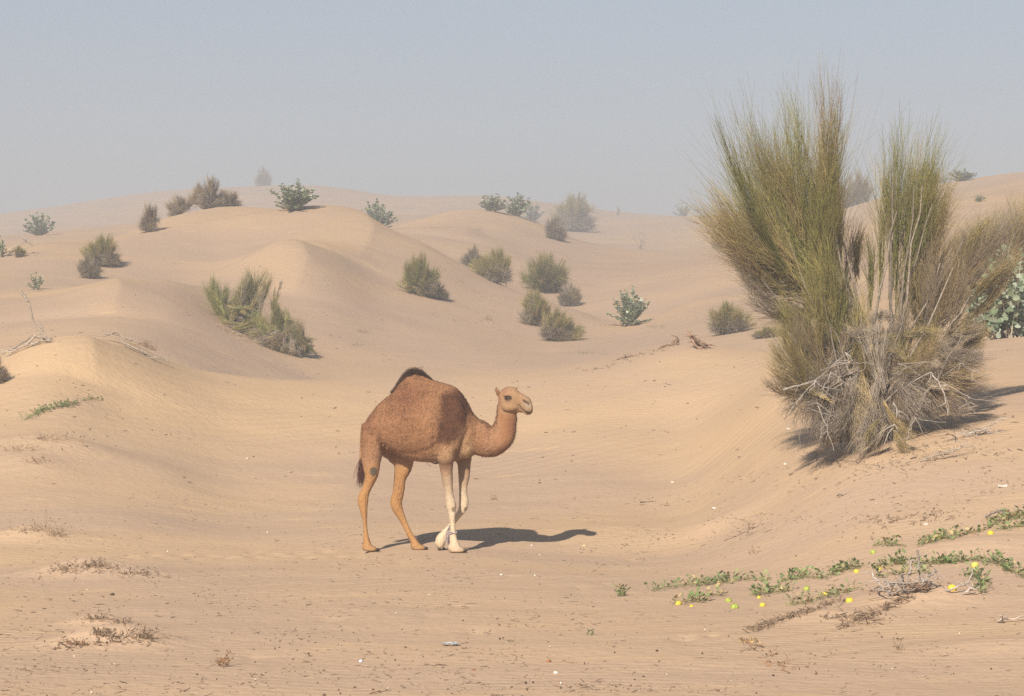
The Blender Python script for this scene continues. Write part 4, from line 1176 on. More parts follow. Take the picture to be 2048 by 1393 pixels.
    en = np.array([pt(686 + RNG.normal(0, 7), 1180 + RNG.uniform(0, 60), 0.03 + RNG.normal(0, .015)) for _ in range(N)]) - o
    mid = (st_ + en) / 2 + RNG.normal(0, 0.012, (N, 3))
    ropec = np.where(RNG.random((N, 1)) < 0.3, np.array([[0.16, 0.10, 0.10]]), np.array([[0.50, 0.42, 0.40]]))
    V, F, Cc = tubes(bezier(st_, mid, en, 5), np.full((N, 5), 0.0022), ropec)
    link('frayed_end', make_mesh('frayed_end', V, F, M_HAIR, Cc), rb)
build_camel()

# ------------------------------------------------------------------ bitter-melon vines and their fruit
C_VINE = np.array([0.135, 0.185, 0.060]); C_VINE2 = np.array([0.215, 0.250, 0.095]); C_DRYLEAF = np.array([0.42, 0.31, 0.15])
def to_ground(px, py, lift=0.0):
    g = ground_hit(px, py); g[:, 2] += lift
    return g
def vine(line, label, n, seed, size=0.046, dry=.12, width=7, category='vine', group=None):
    rng = np.random.default_rng(seed); n = int(n * 1.5)
    q = polyline(line, max(8, int(len(line) * 4)))
    g = to_ground(q[:, 0], q[:, 1], .012)
    g[:, 2] += .012 * np.abs(np.sin(np.arange(len(g)) * 1.7))
    o = g[len(g) // 2].copy()
    root = empty('melon_vine', o); tag(root, label, category, group)
    parts = [tubes((g - o)[None], np.full((1, len(g)), .0045), np.array([[.27, .24, .10]]), 4)]
    s = rng.random(n)
    dens = .5 + .5 * np.sin(s * rng.uniform(9, 14) + rng.uniform(0, 6)); keep = rng.random(n) < .25 + .75 * dens
    s = s[keep]; n = len(s)
    px = np.interp(s, np.linspace(0, 1, len(q)), q[:, 0]) + rng.normal(0, width, n)
    py = np.interp(s, np.linspace(0, 1, len(q)), q[:, 1]) + rng.normal(0, width * .28, n)
    base = to_ground(px, py)
    # lobed leaves standing up from the runner on short stalks
    a = rng.uniform(0, 2 * np.pi, n); L = size * rng.uniform(.6, 1.3, n)
    hgt = rng.uniform(.008, .085, n) * rng.uniform(.5, 1.1, n)
    tip = base + np.stack([np.cos(a) * .02, np.sin(a) * .02, hgt], 1)
    d = unit(np.stack([np.cos(a), np.sin(a), rng.uniform(.1, 1.1, n)], 1))
    sd = unit(np.cross(d, np.array([0, 0, 1.0])) + rng.normal(0, .4, (n, 3))); nn = np.cross(sd, d)
    shape = np.array([(0, 0, 0), (.25, .12, .04), (.22, .42, .08), (.5, .16, .05), (.62, .34, .09), (1.0, 0, .02), (.62, -.34, .09), (.5, -.16, .05), (.22, -.42, .08), (.25, -.12, .04)])
    V = (tip - o)[:, None] + L[:, None, None] * (shape[None, :, :1] * d[:, None] + shape[None, :, 1:2] * sd[:, None] + shape[None, :, 2:] * nn[:, None])
    k = len(shape)
    tri = np.array([(0, 9, 1), (1, 9, 7), (1, 7, 3), (1, 3, 2), (9, 8, 7), (3, 7, 5), (3, 5, 4), (7, 6, 5)])
    F = (tri[None] + (np.arange(n) * k)[:, None, None]).reshape(-1, 3)
    c = np.where(rng.random((n, 1)) < .5, C_VINE, C_VINE2) * rng.uniform(.7, 1.3, (n, 1))
    dl = rng.random(n) < dry; c[dl] = C_DRYLEAF * rng.uniform(.7, 1.2, (dl.sum(), 1))
    st_ = tubes(np.stack([base - o, tip - o], 1), np.full((n, 2), .0016), c)
    mesh_part('runner', parts + [st_], M_TWIG, root)
    link('leaves', make_mesh('leaves', V.reshape(-1, 3), F, M_LEAF, np.repeat(c, k, 0)), root)
VINES = [
    ([(1303, 1184), (1340, 1177), (1400, 1171), (1450, 1166), (1480, 1160), (1532, 1163)], 230, 'dense green melon vine furthest from the dead shrub stump', {}),
    ([(1345, 1211), (1400, 1203), (1425, 1194), (1445, 1190)], 70, 'short yellowing melon vine beside two striped green melons', dict(dry=.4)),
    ([(1498, 1192), (1540, 1188), (1562, 1185), (1582, 1184)], 80, 'short green melon vine behind a small yellow melon', {}),
    ([(1560, 1164), (1600, 1155), (1640, 1160), (1665, 1150), (1690, 1140), (1732, 1134)], 190, 'leafy melon vine climbing towards the dead shrub stump', {}),
    ([(1572, 1214), (1620, 1206), (1650, 1196), (1675, 1192), (1715, 1180)], 110, 'thin melon vine running into the dark twig litter', dict(dry=.3)),
    ([(1750, 1139), (1790, 1128), (1830, 1132), (1862, 1128), (1905, 1127), (1950, 1120), (1975, 1130)], 220, 'thick melon vine growing just behind the dead shrub stump', {}),
    ([(1985, 1118), (2002, 1132), (2020, 1145), (2048, 1155), (2070, 1160)], 130, 'melon vine clump on the slope past the lone pale melon', {}),
    ([(1832, 1093), (1870, 1082), (1910, 1076), (1950, 1066), (1980, 1060), (1990, 1045), (2030, 1036), (2065, 1028)], 280, 'long melon vine along the top of the rippled slope', dict(dry=.28)),
    ([(1745, 1094), (1780, 1090), (1812, 1095)], 50, 'wilted grey-green melon vine beside a striped melon and pale husks', dict(dry=.35)),
    ([(1940, 1150), (1958, 1160), (1965, 1172), (1962, 1188)], 90, 'small melon vine at the tip of the long dead branch', {}),
    ([(2000, 1062), (2030, 1055), (2048, 1056), (2075, 1045)], 70, 'upright melon vine tuft below the long slope vine', {}),
    ([(48, 842), (85, 822), (115, 815), (140, 812), (155, 806)], 210, 'green creeping vine alone on the smooth sand below the mound', dict(dry=.05)),
    ([(165, 803), (180, 800), (198, 799)], 26, 'short stray end of the creeping vine below the mound', dict(dry=.1)),
    ([(1237, 1193), (1244, 1191), (1251, 1192)], 26, 'single small green seedling on bare sand', dict(width=3)),
    ([(1750, 1158), (1790, 1150), (1830, 1148), (1860, 1146)], 60, 'sparse melon vine creeping under the upright dead twigs', dict(dry=.2)),
]
for i, (ln, n, lb, kw) in enumerate(VINES):
    vine(ln, lb, n, 100 + i, **kw)

def melon(px, py, r, colr, stripe, label):
    g = G(px, py); r = r * .82
    u = np.linspace(0, np.pi, 11); v = np.linspace(0, 2 * np.pi, 20, endpoint=False)
    V, C = [], []
    rng = np.random.default_rng(int(px))
    for a in u:
        for k, b in enumerate(v):
            w = 1 + .02 * math.cos(5 * b)
            V.append((r * 1.04 * math.sin(a) * math.cos(b) * w, r * math.sin(a) * math.sin(b) * w, r * .94 * math.cos(a)))
            s = stripe * (k % 4 == 0) * rng.uniform(.5, 1) + rng.uniform(0, .18)
            C.append(np.array(colr) * (1 - s) + np.array([.10, .17, .03]) * s)
    i = np.arange(len(V)).reshape(11, 20); A, B = i[:-1], i[1:]
    F = np.stack([A, B, np.roll(B, -1, 1), np.roll(A, -1, 1)], -1).reshape(-1, 4)
    root = empty('melon', g + np.array([0, 0, r * .22])); tag(root, label, 'melon')
    root.rotation_euler = (rng.uniform(-.5, .5), rng.uniform(-.6, .6), rng.uniform(0, 6))
    link('rind', make_mesh('rind', V, F, M_MELON, np.array(C), smooth=True), root)
    p = np.array([(0, 0, r * .9), (.004, .002, r * 1.05), (.012, .006, r * 1.22)])
    Vt, Ft, Ct = tubes(p[None], np.array([[.004, .003, .0025]]), np.array([[.3, .24, .12]]), 5)
    link('stalk', make_mesh('stalk', Vt, Ft, M_TWIG, Ct), root)
Y1 = (.66, .47, .035); Y2 = (.66, .54, .10); GR = (.36, .39, .06)
for a in [(1357, 1210, .034, Y1, 0, 'small yellow melon in the yellowing vine'),
          (1457, 1204, .034, GR, .7, 'striped green melon behind its larger striped twin'),
          (1469, 1217, .040, GR, .9, 'largest striped green melon on open sand'),
          (1525, 1213, .031, Y1, 0, 'small bright yellow melon on open sand before a short vine'),
          (1518, 1197, .022, Y1, 0, 'tiny yellow melon tucked into a short green vine'),
          (1613, 1180, .034, GR, .6, 'striped melon at the near edge of the leafy vine'),
          (1651, 1190, .026, Y1, 0, 'small half-hidden yellow melon beside the thin vine'),
          (1699, 1204, .037, Y1, 0, 'deep yellow melon at the end of the dark twig litter'),
          (1904, 1180, .044, Y1, 0, 'large yellow melon under the long dead branch'),
          (1950, 1134, .042, Y2, 0, 'pale lemon melon alone on the rippled slope'),
          (1746, 1107, .034, GR, .5, 'striped green melon by the wilted vine'),
          (1877, 1078, .034, Y1, .1, 'yellow melon at the lower end of the long slope vine'),
          (1981, 1069, .036, Y1, .1, 'bright yellow melon midway along the long slope vine'),
          (1713, 1145, .030, Y1, 0, 'yellow melon among leaves at the top of the leafy vine'),
          (1760, 1139, .020, Y1, 0, 'tiny orange-yellow melon inside the thick vine'),
          (1383, 1214, .018, (.8, .45, .03), 0, 'tiny orange melon next to the yellowing vine'),
          ]:
    melon(*a)

# ------------------------------------------------------------------ dead wood, dry tufts and litter
def snag(name, lines, label, cat, seed, r=.012, colr=C_GREY, spurs=4, D=None, base=None, part='branch', spur_len=26, up=0.0):
    """branches drawn as photo polylines; all share the depth of the sand they stand on"""
    rng = np.random.default_rng(seed)
    g = G(*base) if D is None else GD(base[0], D)
    root = empty(name, g); tag(root, label, cat)
    for ln in lines:
        rr = r * (ln[1] if isinstance(ln[1], float) else 1.0)
        pts = ln[0] if isinstance(ln[1], float) else ln
        c = colr * rng.uniform(.75, 1.2)
        dd = np.cumsum(rng.normal(0, .05, len(pts)))
        parts = [branch(pts, g[1], rr, rr * .4, c, g, K=10, dd=dd, wob=.006, rng=rng)]
        for _ in range(spurs):
            k = rng.integers(0, len(pts)); q = pts[k]
            e = (q[0] + rng.normal(0, spur_len), q[1] + rng.normal(-up, spur_len * .4))
            parts.append(branch([q, ((q[0] + e[0]) / 2 + rng.normal(0, 3), (q[1] + e[1]) / 2 + rng.normal(0, 2)), e], g[1] + dd[k], rr * .45, .002, c, g, K=6, wob=.004, rng=rng))
        mesh_part(part, parts, M_WOOD, root)
    return root
snag('dead_branch', [[(41, 584), (50, 592), (57, 603), (62, 628), (68, 652), (77, 667), (98, 682)], [(77, 648), (82, 658), (88, 668), (98, 682)],
                     [(98, 682), (76, 671), (60, 675), (47, 682), (31, 696), (4, 710)], [(70, 672), (55, 690), (30, 700), (8, 716)], [(78, 684), (50, 690), (24, 705), (0, 722)]],
     'bare curved stem and grey fallen branches on top of the sandy mound', 'branch', 61, r=.022, base=(98, 684), spurs=5)
snag('dead_branch', [[(240, 681), (254, 688), (268, 697), (290, 705), (316, 716)], [(210, 672), (222, 668), (232, 666), (240, 670)], [(275, 700), (300, 712), (335, 722)], [(250, 676), (262, 682), (285, 690)]],
     'weathered grey branch lying straight along the shoulder of the sandy mound', 'branch', 62, r=.016, base=(270, 702), spurs=6)
snag('dry_brush', [[(283, 690), (295, 694), (310, 702)], [(288, 686), (296, 692), (304, 700)], [(300, 690), (306, 696), (314, 702)], [(278, 686), (290, 692), (300, 700)]],
     'clump of broken brown twigs above the weathered branch on the mound', 'twigs', 63, r=.008, base=(298, 704), spurs=12, colr=np.array([.26, .17, .10]), part='twig', spur_len=9, up=5)
snag('dead_branch', [[(0, 512), (20, 500), (40, 488), (52, 480), (68, 492)], [(52, 480), (44, 474), (36, 464)], [(0, 520), (22, 506), (38, 494)], [(48, 481), (58, 486), (66, 492)]],
     'bleached fallen branches on the far low dune beside the tiny bush', 'branch', 64, r=.035, base=(30, 512), spurs=3)
snag('dead_root', [[(1318, 702), (1322, 695), (1332, 690), (1345, 691), (1352, 688)], [(1345, 690), (1348, 682), (1355, 675)], [(1355, 690), (1356, 680), (1354, 674)], [(1300, 708), (1310, 704), (1322, 698)]],
     'curved brown root arching out of the sand below the lone bright shrub', 'root', 65, r=.03, base=(1340, 694), spurs=3, colr=np.array([.24, .15, .09]), spur_len=8)
snag('dead_root', [[(1378, 668), (1384, 680), (1392, 694), (1400, 697)], [(1384, 672), (1392, 682), (1404, 692)], [(1395, 680), (1405, 687), (1422, 690)], [(1398, 696), (1410, 692), (1420, 690)], [(1388, 684), (1396, 690), (1412, 694)]],
     'splintered brown stump with tangled roots beside the arching root', 'stump', 66, r=.03, base=(1398, 697), spurs=9, colr=np.array([.27, .17, .11]), spur_len=11)
snag('dead_root', [[(1250, 716), (1262, 711), (1268, 713), (1280, 712)], [(1200, 734), (1215, 728), (1235, 718), (1252, 713)], [(1280, 711), (1300, 708), (1315, 703)]],
     'low dark root trailing down the crest from the arching root', 'root', 67, r=.016, base=(1255, 716), spurs=4, colr=np.array([.22, .14, .09]), spur_len=9)
snag('dead_shrub', [[(1835, 1101), (1838, 1115), (1834, 1140), (1840, 1155), (1848, 1166)], [(1824, 1120), (1820, 1145), (1816, 1162)], [(1872, 1142), (1860, 1152), (1850, 1162)],
                    [(1888, 1185), (1905, 1178), (1930, 1170), (1942, 1158), (1946, 1137)], [(1840, 1158), (1860, 1163), (1880, 1176), (1890, 1185)], [(1845, 1164), (1865, 1172), (1886, 1184)],
                    [(1770, 1162), (1776, 1174), (1780, 1186)], [(1780, 1166), (1792, 1174), (1800, 1182)], [(1795, 1164), (1806, 1174), (1812, 1182)], [(1930, 1186), (1942, 1178), (1958, 1176)],
                    [(1744, 1145), (1752, 1162), (1770, 1182)], [(1805, 1148), (1806, 1160), (1804, 1170)], [(1852, 1160), (1840, 1170), (1826, 1178)]],
     'dead grey shrub stump with a long branch reaching over a yellow melon', 'shrub', 68, r=.010, base=(1840, 1184), spurs=7, colr=np.array([.33, .28, .24]), spur_len=20, up=3)
snag('dry_brush', [[(1815, 1168), (1830, 1172), (1842, 1180)], [(1820, 1176), (1835, 1172), (1850, 1178)], [(1808, 1180), (1822, 1170), (1840, 1172)], [(1825, 1182), (1845, 1176), (1862, 1182)]],
     'matted brown twigs heaped against the dead shrub stump', 'twigs', 69, r=.006, base=(1834, 1185), spurs=22, colr=np.array([.24, .15, .09]), part='twig', spur_len=13, up=3)
snag('dry_sprig', [[(437, 1328), (440, 1322), (452, 1319), (460, 1322)], [(440, 1330), (446, 1320), (452, 1310), (458, 1304)], [(446, 1332), (450, 1322), (460, 1320)], [(434, 1324), (445, 1322), (452, 1328)]],
     'withered brown sprig with a drooping seed head alone on bare sand', 'plant', 70, r=.0035, base=(446, 1332), spurs=8, colr=np.array([.26, .14, .07]), part='stem', spur_len=7, up=2)
snag('bent_twig', [[(737, 1392), (742, 1384), (752, 1382), (763, 1383), (758, 1386), (746, 1387)]],
     'single looped brown twig lying on bare sand', 'twig', 71, r=.004, base=(748, 1389), spurs=1, colr=np.array([.18, .10, .06]), spur_len=5)
snag('bare_shrub', [[(1280, 498), (1274, 486), (1266, 474)], [(1280, 498), (1281, 484), (1278, 468)], [(1282, 498), (1288, 486), (1296, 476)], [(1280, 497), (1286, 480), (1288, 468)]],
     'leafless hazy shrub alone on a smooth dune face', 'shrub', 72, r=.02, base=(1281, 499), spurs=5, colr=np.array([.2, .15, .13]), part='stem', spur_len=8, up=5)
snag('fallen_branch', [[(1840, 922), (1862, 916), (1895, 905), (1922, 897)], [(1880, 910), (1910, 898), (1935, 888)]], 'brown brushy branch fallen on the sand before the tall broom bush', 'branch', 73, r=.010, base=(1880, 922), spurs=14, colr=C_GREY, spur_len=22)
snag('fallen_branch', [[(1935, 868), (1962, 862), (1990, 848), (2010, 838)], [(1955, 856), (1985, 868), (2008, 870)], [(1960, 862), (1990, 872), (2005, 868)], [(1925, 870), (1950, 866), (1980, 872)]],
     'pale brushy branches lying on sand in the tall bush shade', 'branch', 74, r=.008, base=(1970, 872), spurs=14, colr=C_PALE * .8, spur_len=22)
snag('fallen_branch', [[(1280, 1005), (1292, 1004), (1312, 1003)]], 'short charred stick lying alone behind the camel shadow', 'stick', 75, r=.010, base=(1296, 1006), spurs=1, colr=np.array([.12, .1, .09]), spur_len=6)
snag('fallen_branch', [[(1675, 992), (1690, 988), (1705, 984), (1722, 980)]], 'straight grey stick on the litter-strewn slope', 'stick', 76, r=.010, base=(1698, 992), spurs=3, colr=np.array([.2, .15, .12]), spur_len=9)
snag('fallen_branch', [[(1510, 1026), (1530, 1023), (1553, 1022)]], 'thin straw-coloured stalk lying on the plain', 'stalk', 77, r=.005, base=(1530, 1026), spurs=0, colr=np.array([.55, .4, .2]))
snag('dry_brush', [[(1448, 1082), (1470, 1074), (1490, 1066), (1500, 1050)], [(1495, 1068), (1498, 1055), (1496, 1043)], [(1512, 1073), (1530, 1060), (1560, 1052)], [(1505, 1058), (1520, 1050), (1525, 1035)]],
     'thin dark dry twigs standing in a line beyond the camel shadow', 'twigs', 78, r=.005, base=(1495, 1075), spurs=6, colr=np.array([.2, .14, .1]), part='twig', spur_len=12, up=3)
snag('fallen_branch', [[(1995, 1243), (2015, 1238), (2040, 1235), (2060, 1230)], [(2000, 1243), (2003, 1235), (2006, 1230)]], 'grey forked branch on the sand below the dead stump', 'branch', 79, r=.009, base=(2015, 1244), spurs=4, colr=C_GREY, spur_len=12)
snag('fallen_branch', [[(1970, 1034), (1980, 1028), (1990, 1024), (2012, 1026)], [(1996, 1022), (2010, 1020), (2022, 1026)]], 'dark broken wood at the upper end of the long slope vine', 'branch', 80, r=.010, base=(1990, 1034), spurs=6, colr=np.array([.16, .13, .12]), spur_len=10)

# dry tufts that crown the little mounds
def tuft(px, py, w, h, label, seed, colr=np.array([.27, .185, .115]), n=40, lie=0.5):
    rng = np.random.default_rng(seed)
    g = G(px, py)
    k = g[1] / FPX
    xs = rng.normal(0, w * .4, n)
    base = ground_hit(px + xs, py + rng.normal(0, max(1.5, h * .15), n))
    a = rng.uniform(0, 2 * np.pi, n); up = np.abs(rng.normal(.25, .55, n)) * (1 - lie) + .08
    d = unit(np.stack([np.cos(a), np.sin(a) * .6, up * 2], 1))
    ln = (rng.uniform(.3, 1.0, n) * h * k)[:, None] * 1.2
    e = base + d * ln; m = (base + e) / 2 + rng.normal(0, .18, (n, 3)) * ln
    c = colr * rng.uniform(.6, 1.6, (n, 1))
    root = empty('dry_tuft', g); tag(root, label, 'dry plant')
    mesh_part('stalks', [tubes(bezier(base, m, e, 4) - g, .0017 * np.linspace(1, .5, 4)[None] * rng.uniform(.7, 1.6, (n, 1)), c)], M_TWIG, root)['kind'] = 'stuff'
    i = rng.integers(0, n, n // 2)
    hd = e[i] - g
    mesh_part('seed_heads', [tubes(np.stack([hd, hd + rng.normal(0, .006, hd.shape) + [0, 0, .004], hd + rng.normal(0, .010, hd.shape)], 1), np.full((len(i), 3), .0026), c[i] * .7)], M_TWIG, root)['kind'] = 'stuff'
tuft(115, 1072, 16, 22, 'upright brown dry tuft beside the low grass-topped rise', 90, n=50, lie=.1)
tuft(55, 1062, 60, 14, 'line of short dead stalks along the low grass-topped rise', 91, n=60)
tuft(92, 1055, 8, 36, 'tall thin dry stalks standing over the low grass-topped rise', 92, n=8, lie=0.0)
tuft(190, 1133, 44, 18, 'thick dark dry tuft crowning the largest tufted mound', 93, n=110)
tuft(128, 1140, 44, 20, 'broken upright stalks on one shoulder of the largest tufted mound', 94, n=60)
tuft(268, 1148, 60, 10, 'trailing flat dead stems on one shoulder of the largest tufted mound', 95, n=60)
tuft(190, 1240, 30, 16, 'dry stalks crowning the smaller of the paired little mounds', 96, n=50)
tuft(245, 1246, 26, 10, 'dry stalks mixed with pale husks between the paired little mounds', 97, n=40)
tuft(205, 1270, 34, 16, 'dark dry tuft crowning the larger of the paired little mounds', 98, n=80)
tuft(285, 1277, 34, 24, 'wiry dry grass at the end of the paired little mounds', 99, n=60, lie=.2)
tuft(155, 1290, 50, 14, 'reddish broken stems down the flank of the paired little mounds', 100, n=60, colr=np.array([.28, .16, .09]))
tuft(988, 999, 8, 9, 'small pale dry tuft behind the forelegs of the camel', 101, n=30, colr=np.array([.36, .25, .14]))
tuft(1507, 1106, 9, 12, 'little upright dry sprig on bare sand near the dark twig line', 102, n=16, lie=.1)
tuft(1800, 1300, 10, 22, 'short reddish dry stems upright in sand below the dead stump', 103, n=16, lie=.1)
tuft(90, 880, 70, 18, 'brown dead stems along the drift under the creeping vine', 104, n=80, colr=np.array([.30, .19, .11]))
tuft(40, 900, 60, 18, 'brown dead stems at the outer end of the drift under the creeping vine', 105, n=70, colr=np.array([.30, .19, .11]))
tuft(80, 925, 50, 16, 'scattered dead stems below the drift under the creeping vine', 106, n=50, colr=np.array([.30, .19, .11]))
tuft(728, 665, 14, 8, 'tiny dry tuft on the dune flank beside the wide sprawling bush', 107, n=40, colr=np.array([.22, .15, .10]))
tuft(712, 692, 14, 7, 'lower tiny dry tuft on the dune flank beside the wide sprawling bush', 108, n=30, colr=np.array([.22, .15, .10]))
tuft(975, 640, 18, 9, 'brown dry tuft on the flank between the round bush and the sprawling bush', 109, n=50, colr=np.array([.22, .15, .10]))
tuft(1170, 708, 56, 9, 'low greenish dry stems at the foot of the flank before the crest', 110, n=80, colr=np.array([.24, .20, .10]))
tuft(1310, 655, 40, 9, 'low dry stems trailing from the lone bright shrub', 111, n=60, colr=np.array([.22, .19, .10]))
tuft(1225, 652, 40, 6, 'dark matted stems under the lone bright shrub', 112, n=60, colr=np.array([.15, .13, .08]))
tuft(73, 583, 30, 5, 'green matted stems under the small upright shrub', 113, n=40, colr=np.array([.18, .17, .08]))
tuft(1020, 1285, 14, 8, 'pale flattened tuft beside the blue plastic scrap', 114, n=26, colr=np.array([.34, .26, .16]))
tuft(1182, 1270, 8, 9, 'small green-grey grass tuft alone on bare sand', 115, n=24, colr=np.array([.25, .24, .13]), lie=.1)
tuft(1500, 1285, 26, 12, 'crumbled straw-coloured stems before the dark twig litter', 116, n=60, colr=np.array([.5, .34, .17]))

# dark matted litter trails on the right, one heap each
def litter_trail(line, label, n, seed, width=8, colr=np.array([.20, .135, .085])):
    rng = np.random.default_rng(seed)
    q = polyline(line, 24)
    s = rng.random(n)
    px = np.interp(s, np.linspace(0, 1, 24), q[:, 0]) + rng.normal(0, width, n)
    py = np.interp(s, np.linspace(0, 1, 24), q[:, 1]) + rng.normal(0, width * .3, n)
    keep = rng.random(n) < .75 + 1.1 * perlin(px / 14 + seed, py / 7); px = px[keep]; py = py[keep]; n = len(px)
    b = ground_hit(px, py); g = b[n // 2].copy()
    a = rng.uniform(0, 6.28, n); d = np.stack([np.cos(a), np.sin(a), rng.normal(.15, .3, n)], 1) * (.015 + .10 * rng.random((n, 1)) ** 2)
    s0 = b - d / 2 + [0, 0, .006]; e = b + d / 2 + [0, 0, .012]
    m = (s0 + e) / 2 + rng.normal(0, .008, (n, 3))
    o = empty('twig_litter', g); tag(o, label, 'litter')
    h = mesh_part('twigs', [tubes(bezier(s0, m, e, 3) - g, .0028 * rng.uniform(.5, 1.6, (n, 1)) * np.ones((1, 3)), colr * rng.uniform(.5, 2.0, (n, 1)))], M_TWIG, o)
    h['kind'] = 'stuff'
litter_trail([(1505, 1262), (1535, 1252), (1560, 1240), (1600, 1230), (1640, 1215), (1690, 1200)], 'dark trail of matted twigs leading to the deep yellow melon', 380, 120)
litter_trail([(1680, 1258), (1720, 1242), (1755, 1225), (1790, 1208), (1815, 1195)], 'dark trail of matted twigs below the dead shrub stump', 330, 121)
litter_trail([(1650, 1240), (1720, 1230), (1760, 1240), (1720, 1256)], 'thin scatter of brown twigs between the two dark trails', 120, 122, 16)
litter_trail([(1740, 1188), (1770, 1180), (1800, 1188)], 'short band of dark twigs at the foot of the dead stump', 90, 123, 8)
litter_trail([(1480, 1282), (1520, 1300), (1560, 1330), (1600, 1342)], 'sparse row of reddish flakes beyond the crumbled straw stems', 70, 124, 18, np.array([.22, .12, .06]))
litter_trail([(1720, 1046), (1790, 1040), (1850, 1034), (1920, 1030)], 'band of dark droppings and twigs along the top of the plain', 200, 125, 24)
litter_trail([(1590, 900), (1680, 925), (1760, 935), (1850, 915), (1950, 880)], 'grey twig fall scattered on the sand around the tall bush', 420, 126, 36, np.array([.24, .18, .13]))
litter_trail([(100, 1150), (180, 1138), (250, 1146), (320, 1152)], 'dead stems strewn over the largest tufted mound', 130, 127, 20)
litter_trail([(120, 1300), (200, 1278), (300, 1290)], 'dead stems strewn over the paired little mounds', 100, 128, 18)
litter_trail([(1160, 745), (1210, 735), (1280, 712), (1330, 700)], 'dark line of twigs caught along the crest by the arching root', 160, 129, 8)
litter_trail([(905, 552), (960, 590), (1010, 612)], 'green-brown line of runners down the ridge flank', 110, 130, 6, np.array([.16, .15, .08]))
litter_trail([(850, 610), (900, 640), (980, 645), (1010, 665), (1040, 690)], 'brown line of debris down the dune flank below the round bush', 120, 131, 8)
litter_trail([(430, 640), (465, 668), (505, 690)], 'pale crumbs of husk along the lower edge of the wide bush', 160, 132, 6, np.array([.50, .34, .20]))
litter_trail([(1960, 664), (2010, 660), (2060, 658)], 'pale fallen leaves under the big round-leaved shrub', 220, 133, 10, np.array([.55, .42, .26]))
litter_trail([(420, 745), (560, 735), (640, 752)], 'brown twigs strewn in the dip below the wide sprawling bush', 90, 134, 20)

# pale stones, husks and a bone that can be told apart
def stone(px, py, r, colr, name, label, cat, squash=.6, seed=0, group=None):
    r = r * .62
    rng = np.random.default_rng(seed + int(px))
    g = G(px, py)
    u = np.linspace(0, np.pi, 6); v = np.linspace(0, 2 * np.pi, 8, endpoint=False)
    V = np.array([(r * 1.3 * math.sin(a) * math.cos(b), r * math.sin(a) * math.sin(b), r * squash * math.cos(a)) for a in u for b in v])
    V *= 1 + .18 * rng.normal(size=(len(V), 1))
    i = np.arange(48).reshape(6, 8); A, B = i[:-1], i[1:]
    F = np.stack([A, B, np.roll(B, -1, 1), np.roll(A, -1, 1)], -1).reshape(-1, 4)
    o = link(name, make_mesh(name, V, F, M_STONE, np.tile(colr, (48, 1)), smooth=True), None, g + np.array([0, 0, r * squash * .4]))
    o.rotation_euler = (0, 0, rng.uniform(0, 6)); tag(o, label, cat, group)
W = (.50, .45, .37); T = (.62, .47, .30); DK = (.07, .045, .03)
for px, py, r, c, lb in [(1428, 1018, .045, W, 'flat white stone on the plain behind the charred stick'), (1577, 860, .045, W, 'white lump at the foot of the tall broom bush'),
                         (536, 1066, .030, W, 'flat white stone on the open plain near the camel hind legs'), (722, 1324, .022, (.62, .66, .70), 'round bluish white pebble on bare sand'),
                         (1003, 1151, .022, W, 'cream pebble on sand by the planted forefoot of the camel'), (1070, 1152, .022, W, 'white pebble on bare sand below the neck of the camel'),
                         (495, 918, .030, W, 'single white stone on the smooth slope behind the camel'), (1063, 1092, .022, W, 'pale pebble lying just before the camel shadow'),
                         (1852, 1050, .036, W, 'white flake of husk above the long slope vine'), (1111, 1347, .020, (.6, .56, .5), 'small grey pebble on bare sand by the rusty fragment'),
                         (1169, 1093, .028, (.60, .50, .25), 'yellowish dry husk just below the head of the camel shadow'), (1571, 930, .036, W, 'pale husk on the sand below the tall bush'),
                         (1345, 966, .036, T, 'tan curled leaf at the edge of the golden slope'), (1098, 1324, .024, (.30, .13, .06), 'rusty red fragment lying on bare sand'),
                         (225, 1191, .030, DK, 'dark dung lump before the largest tufted mound'), (947, 1341, .018, (.25, .12, .06), 'small reddish chip close to the rusty red fragment')]:
    stone(px, py, r, c, 'stone' if c in (W, DK) or 'pebble' in lb else 'debris', lb, 'stone' if 'stone' in lb or 'pebble' in lb else 'debris', .5 if 'flat' in lb or 'flake' in lb else .7)
gb = G(2000, 975)
a = P(np.array([1997, 2002, 2008, 2014]), np.array([974, 975, 975, 974]), gb[1] - .02) + [0, 0, .01]
V, F, Cc = tubes((a - gb)[None], np.array([[.016, .008, .008, .014]]), np.array([[.62, .56, .48]]), 7)
tag(link('bone', make_mesh('bone', V, F, M_STONE, Cc, smooth=True), None, gb), 'bleached white bone lying on the litter-strewn slope', 'bone')
# torn scrap of pale blue plastic
def scrap():
    rng = np.random.default_rng(77); g = G(900, 1292)
    n = 13; X, Y = np.meshgrid(np.linspace(-.055, .055, n), np.linspace(-.035, .035, 6))
    Z = .012 + .014 * perlin(X * 40 + 3, Y * 50) + .008 * rng.random(X.shape)
    X = X + rng.normal(0, .004, X.shape); Y = Y + rng.normal(0, .006, Y.shape)
    V = np.stack([X, Y, Z], -1).reshape(-1, 3); i = np.arange(len(V)).reshape(6, n)
    F = np.stack([i[:-1, :-1], i[:-1, 1:], i[1:, 1:], i[1:, :-1]], -1).reshape(-1, 4)
    o = link('plastic_scrap', make_mesh('plastic_scrap', V, F, M_STONE, np.tile((.34, .37, .38), (len(V), 1))), None, g)
    tag(o, 'crumpled pale blue plastic scrap half buried in sand', 'plastic')
scrap()

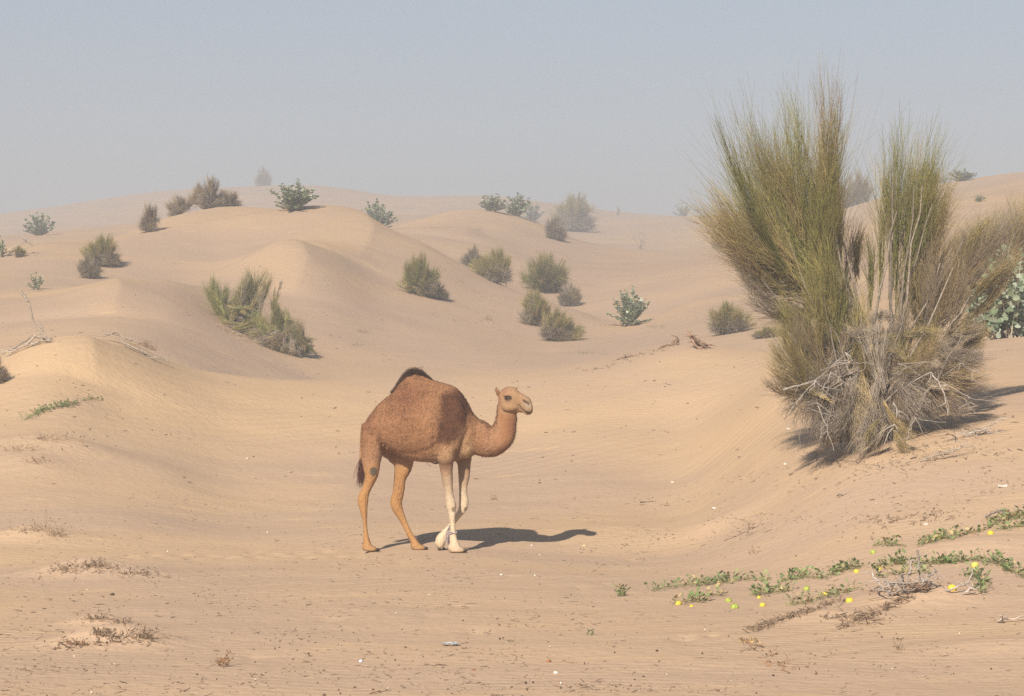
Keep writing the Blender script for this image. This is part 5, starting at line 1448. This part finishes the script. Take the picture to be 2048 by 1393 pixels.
# countless crumbs on the sand: fine twigs, dung crumbs and shell grit
def crumbs(name, label, cat, n, seed, cols, lmin, lmax, rad, region, flat=True):
    rng = np.random.default_rng(seed)
    px = rng.uniform(-40, 2090, n * 5); py = region(px, rng.random(n * 5), rng)
    dens = np.clip(.16 + 2.2 * perlin(px / 120 + seed, py / 34), .05, 1)
    keep = rng.random(n * 5) < dens; px = px[keep][:n]; py = py[keep][:n]
    n = len(px)
    b = ground_hit(px, py)
    a = rng.uniform(0, 2 * np.pi, n)
    d = np.stack([np.cos(a), np.sin(a), rng.normal(.08, .22, n)], 1) * (rng.uniform(0, 1, (n, 1)) ** 2.2 * (lmax - lmin) + lmin)
    s0 = b - d / 2 + [0, 0, rad]; e = b + d / 2 + [0, 0, rad]
    m = (s0 + e) / 2 + rng.normal(0, .15, (n, 3)) * np.linalg.norm(d, axis=1, keepdims=True) * [1, 1, .3]
    c = np.array(cols)[rng.integers(0, len(cols), n)] * rng.uniform(.6, 1.4, (n, 1))
    V, F, C = tubes(bezier(s0, m, e, 3), rad * rng.uniform(.5, 1.7, (n, 1)) * np.array([[.6, 1.0, .5]]), c, 4)
    tag(link(name, make_mesh(name, V, F, M_TWIG, C)), label, cat, kind='stuff')
fore = lambda px, u, rng: 985 + (1400 - 985) * u ** .85
right = lambda px, u, rng: np.clip(960 - (px - 1400) * .16, 850, 1000) + u * 130
crumbs('fine_twigs', 'fine dry twigs strewn over the foreground sand', 'litter', 2200, 201, [(.22, .15, .09), (.30, .21, .13), (.15, .10, .065)], .010, .08, .0019, fore)
crumbs('slope_twigs', 'dry twigs strewn over the slope below the tall bush', 'litter', 1500, 202, [(.2, .14, .1), (.30, .22, .14), (.14, .09, .06)], .015, .12, .0024,
       lambda px, u, rng: np.where(px > 1250, right(px, u, rng), fore(px, u, rng)))
crumbs('dung_crumbs', 'dark dung crumbs dotted over the plain', 'litter', 200, 203, [(.09, .055, .035), (.16, .10, .065)], .008, .018, .0052, fore)
crumbs('shell_grit', 'pale grit dotted over the plain', 'litter', 60, 204, [(.6, .52, .4), (.66, .60, .5)], .008, .018, .005, lambda px, u, rng: 960 + 440 * u)
crumbs('far_crumbs', 'dark specks of debris on the middle dunes', 'litter', 420, 205, [(.20, .14, .10)], .03, .13, .006, lambda px, u, rng: 500 + 470 * u)
